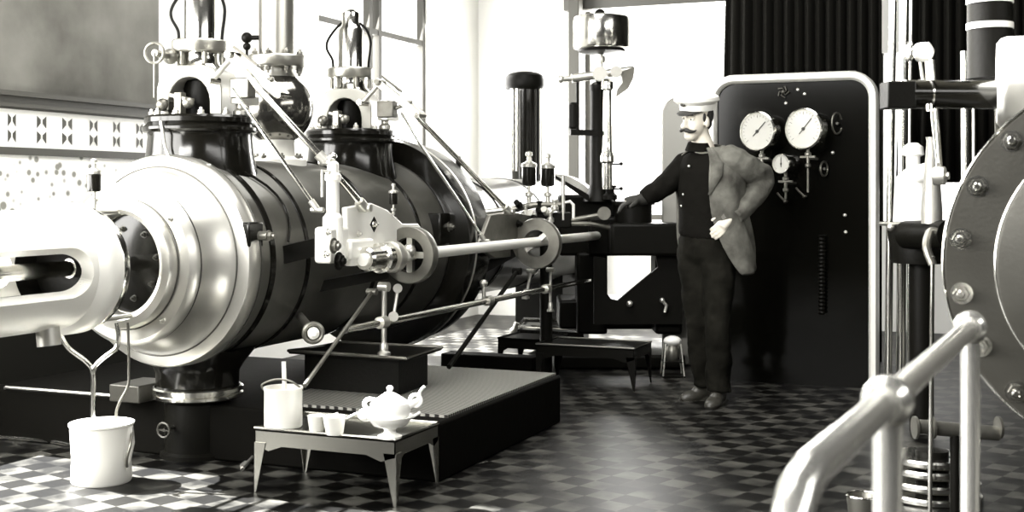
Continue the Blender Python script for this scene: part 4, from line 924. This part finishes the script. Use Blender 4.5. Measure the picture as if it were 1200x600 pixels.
# ---------------------------------------------------------------- railing
RZ = .9
P1 = LZ(1040, 470, RZ); P2 = LZ(1137, 384, RZ); dd = (P2-P1); dn = dd.normalized()
P0 = P1-dn*.63
t = thing('railing', 'shiny steel handrail on two posts running away in the right foreground', 'railing', (P1.x, P1.y, 0))
ra = .0225
part('rail', G().tube([P0+V((0, 0, -.9)), P0+V((0, 0, -.12)), P0+dn*.012+V((0, 0, -.05)), P0+dn*.05+V((0, 0, -.012)), P0+dn*.12, P1, P2], ra, 24), 'rail', t)
for P in (P1, P2):
    part('post', G().lathe([(.05, 0), (.05, .01), (.03, .02), (.0225, .03), (.0225, RZ-.035), (.027, RZ-.03)], (P.x, P.y, 0), UP, 32), 'rail', t)
    part('ball_joint', G().ball(P, .040, 32), 'rail', t)
    parts('collar', [G().cyl(P-dn*.045, P-dn*.03, .029, seg=24), G().cyl(P+dn*.03, P+dn*.045, .029, seg=24)], 'rail', t)
# ---------------------------------------------------------------- the man
MD = 7.2
vb = -D(825, HOR, MD).normalized(); rv = V((-vb.y, vb.x, 0)); rv = rv if rv.dot(R_) > 0 else -rv
def mp(px, py, b=0.): return D(px, py, MD-b)
K = MD/F_PX
def dirs(deg):
    a = math.radians(deg); fd = vb*math.cos(a)-rv*math.sin(a); sd = rv*math.cos(a)+vb*math.sin(a); return fd, sd
man = thing('person', 'man in white cap and open grey jacket, hand on hip, standing by the gauge board', 'person', mp(836, 470)*V((1, 1, 0)))
def loft(secs, seg=32, a0=0, a1=2*PI, cap=True):
    """secs: (centre, half side, half front, side vector, front vector, exponent)"""
    g = G(); vs = []; fs = []; full = not isinstance(a0, list) and abs(a1-a0-2*PI) < 1e-6; n = seg if full else seg+1
    for q_, (c, hs, hf, sd, fd) in enumerate(secs):
        b0 = a0[q_] if isinstance(a0, list) else a0
        for k in range(n):
            th = b0+(a1-b0)*k/seg; cx, sx = math.cos(th), math.sin(th)
            e = .85; cx = math.copysign(abs(cx)**e, cx); sx = math.copysign(abs(sx)**e, sx)
            vs.append(c+fd*hf*cx+sd*hs*sx)
    for i in range(len(secs)-1):
        for k in range(seg):
            k2 = (k+1) % n if full else k+1
            fs.append([i*n+k, i*n+k2, (i+1)*n+k2, (i+1)*n+k])
    if cap and full: fs += [list(range(n))[::-1], [(len(secs)-1)*n+k for k in range(n)]]
    return g.add(vs, fs)
def melt(o, vox=.008, it=6, fac=.5):
    r = o.modifiers.new('r', 'REMESH'); r.mode = 'VOXEL'; r.voxel_size = vox; r.use_smooth_shade = True
    s = o.modifiers.new('s', 'SMOOTH'); s.iterations = it; s.factor = fac
    return o
fd, sd = dirs(42)
hc = mp(816, 139, .02)                    # head centre
def hp(f, s, z): return hc+fd*f+sd*s+V((0, 0, z))
hrot = Matrix((sd, fd, UP)).transposed()
g = G()
g.ball(hp(-.012, 0, .028), 1, 28, (.078, .097, .098), hrot)       # cranium
g.ball(hp(.022, 0, -.035), 1, 24, (.062, .070, .078), hrot)       # face
g.ball(hp(.048, 0, -.092), 1, 20, (.040, .040, .034), hrot)       # chin
g.ball(hp(.045, .030, -.035), 1, 14, (.028, .034, .028), hrot); g.ball(hp(.045, -.030, -.035), 1, 14, (.028, .034, .028), hrot)
g.tube([hp(.080, 0, .012), hp(.100, 0, -.018), hp(.114, 0, -.036), hp(.094, 0, -.046)], [.009, .013, .016, .011], 12, 4)  # nose
g.ball(hp(.100, .012, -.040), .011, 10); g.ball(hp(.100, -.012, -.040), .011, 10)
g.ball(hp(.078, 0, -.074), 1, 12, (.026, .014, .010), hrot)       # lips
g.ball(hp(.070, .030, .026), 1, 12, (.026, .016, .010), hrot); g.ball(hp(.070, -.030, .026), 1, 12, (.026, .016, .010), hrot)  # brow ridge
for s in (-1, 1): g.ball(hp(-.008, s*.079, -.018), 1, 14, (.012, .020, .032), hrot)
tc = mp(829, 195, .02)
g.tube([hp(-.020, 0, -.04), hp(-.03, 0, -.10), mp(826, 176, .0), tc+V((0, 0, -.06))], [.058, .056, .060, .08], 24, 4)
# torso, hidden by clothes but continuous with neck and arms
bfd, bsd = dirs(32)
wc = mp(828, 262, .0); cc_ = mp(832, 215, .0)
g2 = loft([(mp(829, 178), .06, .055, bsd, bfd), (mp(830, 186), .12, .075, bsd, bfd), (cc_, .155, .10, bsd, bfd), (wc, .135, .095, bsd, bfd), (mp(829, 285), .14, .10, bsd, bfd)])
g.add(g2.v, g2.f)
# arms
LS = mp(858, 188, .12); LE = mp(893, 209, -.02); LW = mp(856, 256, .16)
RS = mp(804, 194, -.10); RE = mp(774, 221, -.04); RW = mp(750, 234, -.02)
for sh, el, wr in ((LS, LE, LW), (RS, RE, RW)):
    g.tube([tc+(sh-tc)*.4, sh, (sh+el)/2, el, (el+wr)/2, wr], [.05, .05, .045, .038, .034, .026], 18, 4)
def hand(g, w, d, nrm, L=.175, curl=.5, thumb=1, gr=1.):
    """palm from wrist w along d; nrm = back-of-hand normal"""
    d = V(d).normalized(); n = V(nrm); n = (n-d*n.dot(d)).normalized(); s = d.cross(n)
    pl_ = L*.5
    g.tube([w-d*.02, w+d*pl_*.5, w+d*pl_], [.024*gr, .032*gr, .030*gr], 14, 3)
    for i, (o_, l) in enumerate(((-.030, .40), (-.010, .46), (.010, .43), (.029, .34))):
        b = w+d*(pl_*.94)+s*o_; l = l*L*1.0; c = curl*(1+.12*i)
        p1 = b+d*l*.40*math.cos(c*.5)-n*l*.40*math.sin(c*.5)
        p2 = p1+d*l*.34*math.cos(c*1.2)-n*l*.34*math.sin(c*1.2)
        p3 = p2+d*l*.26*math.cos(c*1.8)-n*l*.26*math.sin(c*1.8)
        g.tube([b-d*.02, b, p1, p2, p3], [.0105*gr, .0105*gr, .0098*gr, .0088*gr, .0075*gr], 12, 3); g.ball(p3, .0078*gr, 10)
        g.tube([w+d*.01+s*o_*.5, b], [.016*gr, .013*gr], 10)
    b = w+d*pl_*.30+s*(-.026*thumb)
    t1 = b+(d*.6-s*thumb*.8-n*.2).normalized()*.034; t2 = t1+(d*.9-s*thumb*.35-n*.3).normalized()*.028; t3 = t2+(d*1.-n*.4).normalized()*.022
    g.tube([w+d*.01, b, t1, t2, t3], [.014*gr, .014*gr, .0115*gr, .010*gr, .008*gr], 12, 3)
hd_l = (mp(842, 268, .20)-LW).normalized()
hand(g, LW, hd_l*1.0+V((0, 0, -.1)), vb*.9+rv*.4+V((0, 0, .3)), curl=.55, thumb=-1)
hd_r = (mp(728, 240, .0)-RW).normalized()
hand(g, RW, hd_r, UP, curl=.45, thumb=1)
body = melt(part('body', g, 'skin', man), .006, 4, .5)
# right hand in silhouette: its shade put into a black shell
g = G(); hand(g, RW, hd_r, UP, curl=.45, thumb=1, gr=1.16); g.tube([RW-hd_r*.05, RW+hd_r*.01], [.040, .034], 16)
melt(part('hand_shade', g, 'hand_shade', man, 'black shell for the hand in silhouette'), .005, 2)
# eyes, brows, moustache, hair
for s in (-1, 1):
    e = part('eye', G().ball(hp(.066, s*.030, .004), .0135, 14), 'enamel_w', body)
    part('iris', G().ball(hp(.0755, s*.0295, .004), .0068, 10), 'ink', e)
    part('eyebrow', G().tube([hp(.086, s*.012, .026), hp(.086, s*.030, .031), hp(.070, s*.050, .024)], [.005, .006, .003], 8, 3), 'hair', man)
    part('eyelid', G().ball(hp(.067, s*.030, .010), 1, 12, (.0165, .0135, .008), hrot), 'skin', body)
g = G()
for s in (-1, 1): g.tube([hp(.104, 0, -.053), hp(.104, s*.016, -.057), hp(.092, s*.034, -.064), hp(.074, s*.050, -.064), hp(.062, s*.060, -.055)], [.011, .013, .012, .008, .003], 12, 4)
melt(part('moustache', g, 'hair', man), .004, 2)
g = G().ball(hp(-.030, 0, .020), 1, 24, (.081, .086, .085), hrot); g.ball(hp(-.045, 0, -.03), 1, 20, (.066, .058, .050), hrot)
for s in (-1, 1): g.ball(hp(.012, s*.074, .012), 1, 12, (.008, .012, .026), hrot)
part('hair', g, 'hair', man)
# cap
cu = (UP+fd*.10+sd*-.0).normalized()
co = hp(-.008, 0, .052)
cap = part('cap', loft([(co+cu*z, hs, hf, sd, fd) for z, hs, hf in ((0, .086, .104), (.030, .089, .107), (.038, .102, .122), (.054, .118, .136), (.074, .118, .134), (.090, .098, .110), (.098, .05, .06))], 40), 'cap', man)
part('cap_band', loft([(co+cu*z, hs, hf, sd, fd) for z, hs, hf in ((-.004, .0865, .1045), (.0, .088, .106), (.032, .0905, .1085), (.036, .089, .107))], 40), 'cap', cap)
pk = G(); vs = []; fs = []
for k in range(13):
    th = PI*(k/12-.5); 
    a_ = co+fd*.100*math.cos(th)+sd*.082*math.sin(th)+cu*.004; b_ = co+fd*(.100*math.cos(th)+.05*math.cos(th)**.6 if math.cos(th) > 0 else 0)+sd*.084*math.sin(th)+cu*(.004-.024*max(0, math.cos(th)))
    vs += [a_, b_, a_-cu*.005, b_-cu*.005]
for k in range(12):
    o_ = k*4; fs += [[o_, o_+1, o_+5, o_+4], [o_+2, o_+6, o_+7, o_+3], [o_+1, o_+3, o_+7, o_+5], [o_, o_+4, o_+6, o_+2]]
part('cap_peak', pk.add(vs, fs), 'hair', cap, 'dark cap peak')
part('cap_badge', G().ball(co+fd*.122+cu*.038, 1, 12, (.022, .008, .012), hrot), 'leather', cap)
# waistcoat and shirt
g = loft([(mp(829, 178), .10, .080, bsd, bfd), (mp(829, 184), .15, .100, bsd, bfd), (mp(829, 198), .185, .125, bsd, bfd), (mp(829, 220), .182, .135, bsd, bfd), (mp(828, 245), .165, .130, bsd, bfd), (mp(827, 262), .165, .132, bsd, bfd), (mp(828, 276), .17, .135, bsd, bfd)], 40)
vest = melt(part('waistcoat', g, 'vest', man), .012, 5)
for i, (px, y) in enumerate(((808, 192), (801, 226), (799, 240))):
    hzp = mp(px, y, .0); c0 = mp(828, y, 0)
    side = (hzp-c0).dot(rv); u_ = side; 
    # place on the vest ellipse
    best = None
    for k in range(180):
        th = 2*PI*k/180; q = c0+bfd*.134*math.cos(th)+bsd*.182*math.sin(th)
        if (q-c0).dot(vb) > 0:
            e_ = abs((q-c0).dot(rv)-side)
            if best is None or e_ < best[0]: best = (e_, q, th)
    part('button', G().ball(best[1], .008, 12), 'satin', vest)
part('collar', loft([(hp(-.03, 0, -.10)+V((0, 0, -.038)), .066, .066, sd, fd), (hp(-.03, 0, -.10)+V((0, 0, -.085)), .082, .086, bsd, bfd)], 32), 'vest', man, 'dark shirt collar')
# jacket: open shell around the back
def jsec(px, y, hs, hf): return (mp(px, y), hs, hf, bsd, bfd)
secs = [jsec(830, 171, .078, .072), jsec(831, 177, .125, .090), jsec(831, 186, .185, .115), jsec(831, 200, .205, .145), jsec(832, 222, .205, .158), jsec(833, 246, .195, .160), jsec(836, 268, .205, .175), jsec(840, 292, .215, .185), jsec(846, 316, .20, .18)]
th0, th1 = math.radians(20), math.radians(296)
jk = part('jacket', loft(secs, 56, [math.radians(q) for q in (20, 20, 20, 20, 21, 24, 32, 46, 66)], th1, cap=False), 'coat', man, angle=80)
for v_ in jk.data.vertices:
    w_ = v_.co+ORG[man.name]; y_ = w_.z
    k_ = max(0, (1.30-y_)/.55)
    ang = math.atan2((w_-mp(834, 250)).dot(bsd), (w_-mp(834, 250)).dot(bfd))
    n_ = (w_-mp(834, 250)); n_.z = 0; n_.normalize()
    v_.co += n_*(.018*k_*math.sin(ang*7+y_*5)+.008*math.sin(ang*11+y_*16))
m1 = jk.modifiers.new('s', 'SOLIDIFY'); m1.thickness = .012; m1.offset = 1
m2 = jk.modifiers.new('u', 'SUBSURF'); m2.levels = 1; m2.render_levels = 1
# hem drops toward the front corner of the jacket
def on_jac(th, i, out=.012):
    c, hs, hf, s_, f_ = secs[i]; cx, sx = math.cos(th), math.sin(th)
    cx = math.copysign(abs(cx)**.85, cx); sx = math.copysign(abs(sx)**.85, sx)
    return c+f_*(hf+out)*cx+s_*(hs+out)*sx
lp = [on_jac(th0+.0, 0), on_jac(th0+.05, 2, .016), on_jac(th0+.12, 3, .02), on_jac(th0+.0, 4, .018)]
lo = [on_jac(th0+.30, 0), on_jac(th0+.45, 2, .022), on_jac(th0+.40, 3, .026), on_jac(th0+.06, 4, .02)]
g = G(); vs = []; fs = []
for a_, b_ in zip(lp, lo): vs += [a_, b_]
for k in range(3): fs.append([2*k, 2*k+1, 2*k+3, 2*k+2])
lap = part('lapel', g.add(vs, fs), 'coat', jk); lm = lap.modifiers.new('s', 'SOLIDIFY'); lm.thickness = .010
# pocket edges
part('pocket_flap', G().prism([mp(848, 250, .19), mp(862, 272, .17), mp(859, 276, .17), mp(845, 254, .19)], vb*.012), 'shirt', jk)
# sleeves
def sleeve(name, pts, rs, m, mod=6):
    g = G().tube(pts, rs, 24, mod); o = part(name, g, m, man)
    for v_ in o.data.vertices:
        w_ = v_.co; n_ = .006*math.sin(w_.z*70+w_.x*45)+.005*math.sin(w_.x*80-w_.z*35); c_ = V((.5, -.5, .7)); v_.co += c_*n_
    return melt(o, .009, 3)
sleeve('sleeve', [mp(846, 186, .06), mp(858, 188, .10), mp(872, 196, .08), mp(884, 203, .02), LE, mp(886, 224, .03), mp(872, 242, .10), mp(860, 255, .15)], [.070, .088, .084, .078, .074, .074, .062, .054], 'coat')
sleeve('sleeve', [mp(812, 190, -.06), RS, mp(790, 208, -.08), RE, mp(764, 227, -.03), mp(754, 233, -.02)], [.075, .080, .074, .064, .058, .050], 'vest')
# trousers
hipL, hipR = mp(840, 285, .05), mp(815, 285, -.05)
footL, footR = mp(842, 468, .10), mp(826, 462, -.06)
g = loft([(mp(827, 258), .150, .118, bsd, bfd), (mp(828, 275), .165, .13, bsd, bfd), (mp(829, 296), .165, .13, bsd, bfd), (mp(829, 308), .14, .10, bsd, bfd)], 36)
kl, kr = mp(842, 372, .12), mp(818, 368, -.02)
for h_, k_, f_ in ((hipL, kl, footL), (hipR, kr, footR)):
    g.tube([h_+V((0, 0, .03)), h_+V((0, 0, -.08)), (h_+k_)/2, k_, (k_+f_)/2, f_+V((0, 0, .10)), f_+V((0, 0, .045))], [.105, .108, .098, .080, .075, .068, .072], 24, 4)
o = part('trousers', g, 'trouser', man)
melt(o, .012, 4)
tx = bpy.data.textures.new('cloth_folds', 'CLOUDS'); tx.noise_scale = .11
for q_, st in ((o, .03), (vest, .012)):
    dm = q_.modifiers.new('d', 'DISPLACE'); dm.texture = tx; dm.strength = st; dm.texture_coords = 'LOCAL'
for f_, ang in ((footL, 20), (footR, 55)):
    a_, b_ = dirs(ang); f0 = V((f_.x, f_.y, 0))
    g = loft([(f0+a_*x+V((0, 0, 0)), .001, .001, b_, UP) for x in (0,)], 8) if False else G()
    g.ball(f0-a_*.02+V((0, 0, .045)), 1, 20, (.040, .055, .055), Matrix((b_, a_, UP)).transposed())
    g.ball(f0+a_*.09+V((0, 0, .032)), 1, 20, (.046, .085, .034), Matrix((b_, a_, UP)).transposed())
    g.box(f0+a_*.05+V((0, 0, .007)), (.080, .22, .014), (b_, a_, UP))
    g.ball(f0+a_*.03+V((0, 0, .045)), 1, 20, (.040, .07, .045), Matrix((b_, a_, UP)).transposed())
    melt(part('shoe', g, 'leather', man), .006, 3)
# ---------------------------------------------------------------- light
def area(name, loc, rot, sx, sy_, e, spread=180):
    l = bpy.data.lights.new(name, 'AREA'); l.shape = 'RECTANGLE'; l.size = sx; l.size_y = sy_; l.energy = e; l.spread = math.radians(spread)
    l.color = (1, .985, .945)
    o = bpy.data.objects.new(name, l); C.objects.link(o); o.location = loc
    o.rotation_euler = V(rot).to_track_quat('-Z', 'Y').to_euler(); return o
area('added_daylight_front', ((WF[0]+WF[1])/2, YF-.3, (WF[2]+WF[3])/2), (-.05, 1, -.30), WF[1]-WF[0], WF[3]-WF[2], 330)  # this and the next three stand in unseen windows, added for light
area('added_daylight_left', (XL-.3, (WL[0]+WL[1])/2, (WL[2]+WL[3])/2), (1, .55, -.25), WL[1]-WL[0], WL[3]-WL[2], 560)
area('added_daylight_roof', ((SK[0]+SK[1])/2, (SK[2]+SK[3])/2, H+.2), (0, 0, -1), SK[1]-SK[0], SK[3]-SK[2], 150)
area('added_daylight_right', (XR+.3, (WR[0]+WR[1])/2, (WR[2]+WR[3])/2), (-1, .1, -.25), WR[1]-WR[0], WR[3]-WR[2], 90)
area('daylight_window', (XL-.3, (W1[0]+W1[1])/2, (W1[2]+W1[3])/2), (1, 0, -.3), W1[1]-W1[0], W1[3]-W1[2], 200)
area('daylight_back', ((bx0+bx1)/2, YB+.3, 2.0), (0, -1, -.1), bx1-bx0, 2.0, 130)
s = bpy.data.lights.new('sun', 'SUN'); s.energy = 55; s.angle = .01; so = bpy.data.objects.new('sun', s); C.objects.link(so)
so.rotation_euler = V((1, -.03, -1)).to_track_quat('-Z', 'Y').to_euler()
w = bpy.data.worlds.new('sky'); bpy.context.scene.world = w; w.use_nodes = True
w.node_tree.nodes['Background'].inputs[0].default_value = (1, .99, .96, 1); w.node_tree.nodes['Background'].inputs[1].default_value = 1.6
# ---------------------------------------------------------------- camera
cam = bpy.data.cameras.new('camera'); co_ = bpy.data.objects.new('camera', cam); C.objects.link(co_)
co_.location = (0, 0, CH); co_.rotation_euler = (PI/2, 0, YAW); cam.lens = 36*F_PX/1200; cam.sensor_width = 36
cam.shift_y = -(300-HOR)/1200; cam.clip_start = .05
cam.dof.use_dof = True; cam.dof.focus_distance = 6.2; cam.dof.aperture_fstop = 4.0
sc_ = bpy.context.scene; sc_.camera = co_
sc_.view_settings.view_transform = 'Standard'; sc_.view_settings.look = 'None'; sc_.view_settings.exposure = 1.0; sc_.view_settings.gamma = 1
sc_.view_settings.use_curve_mapping = False
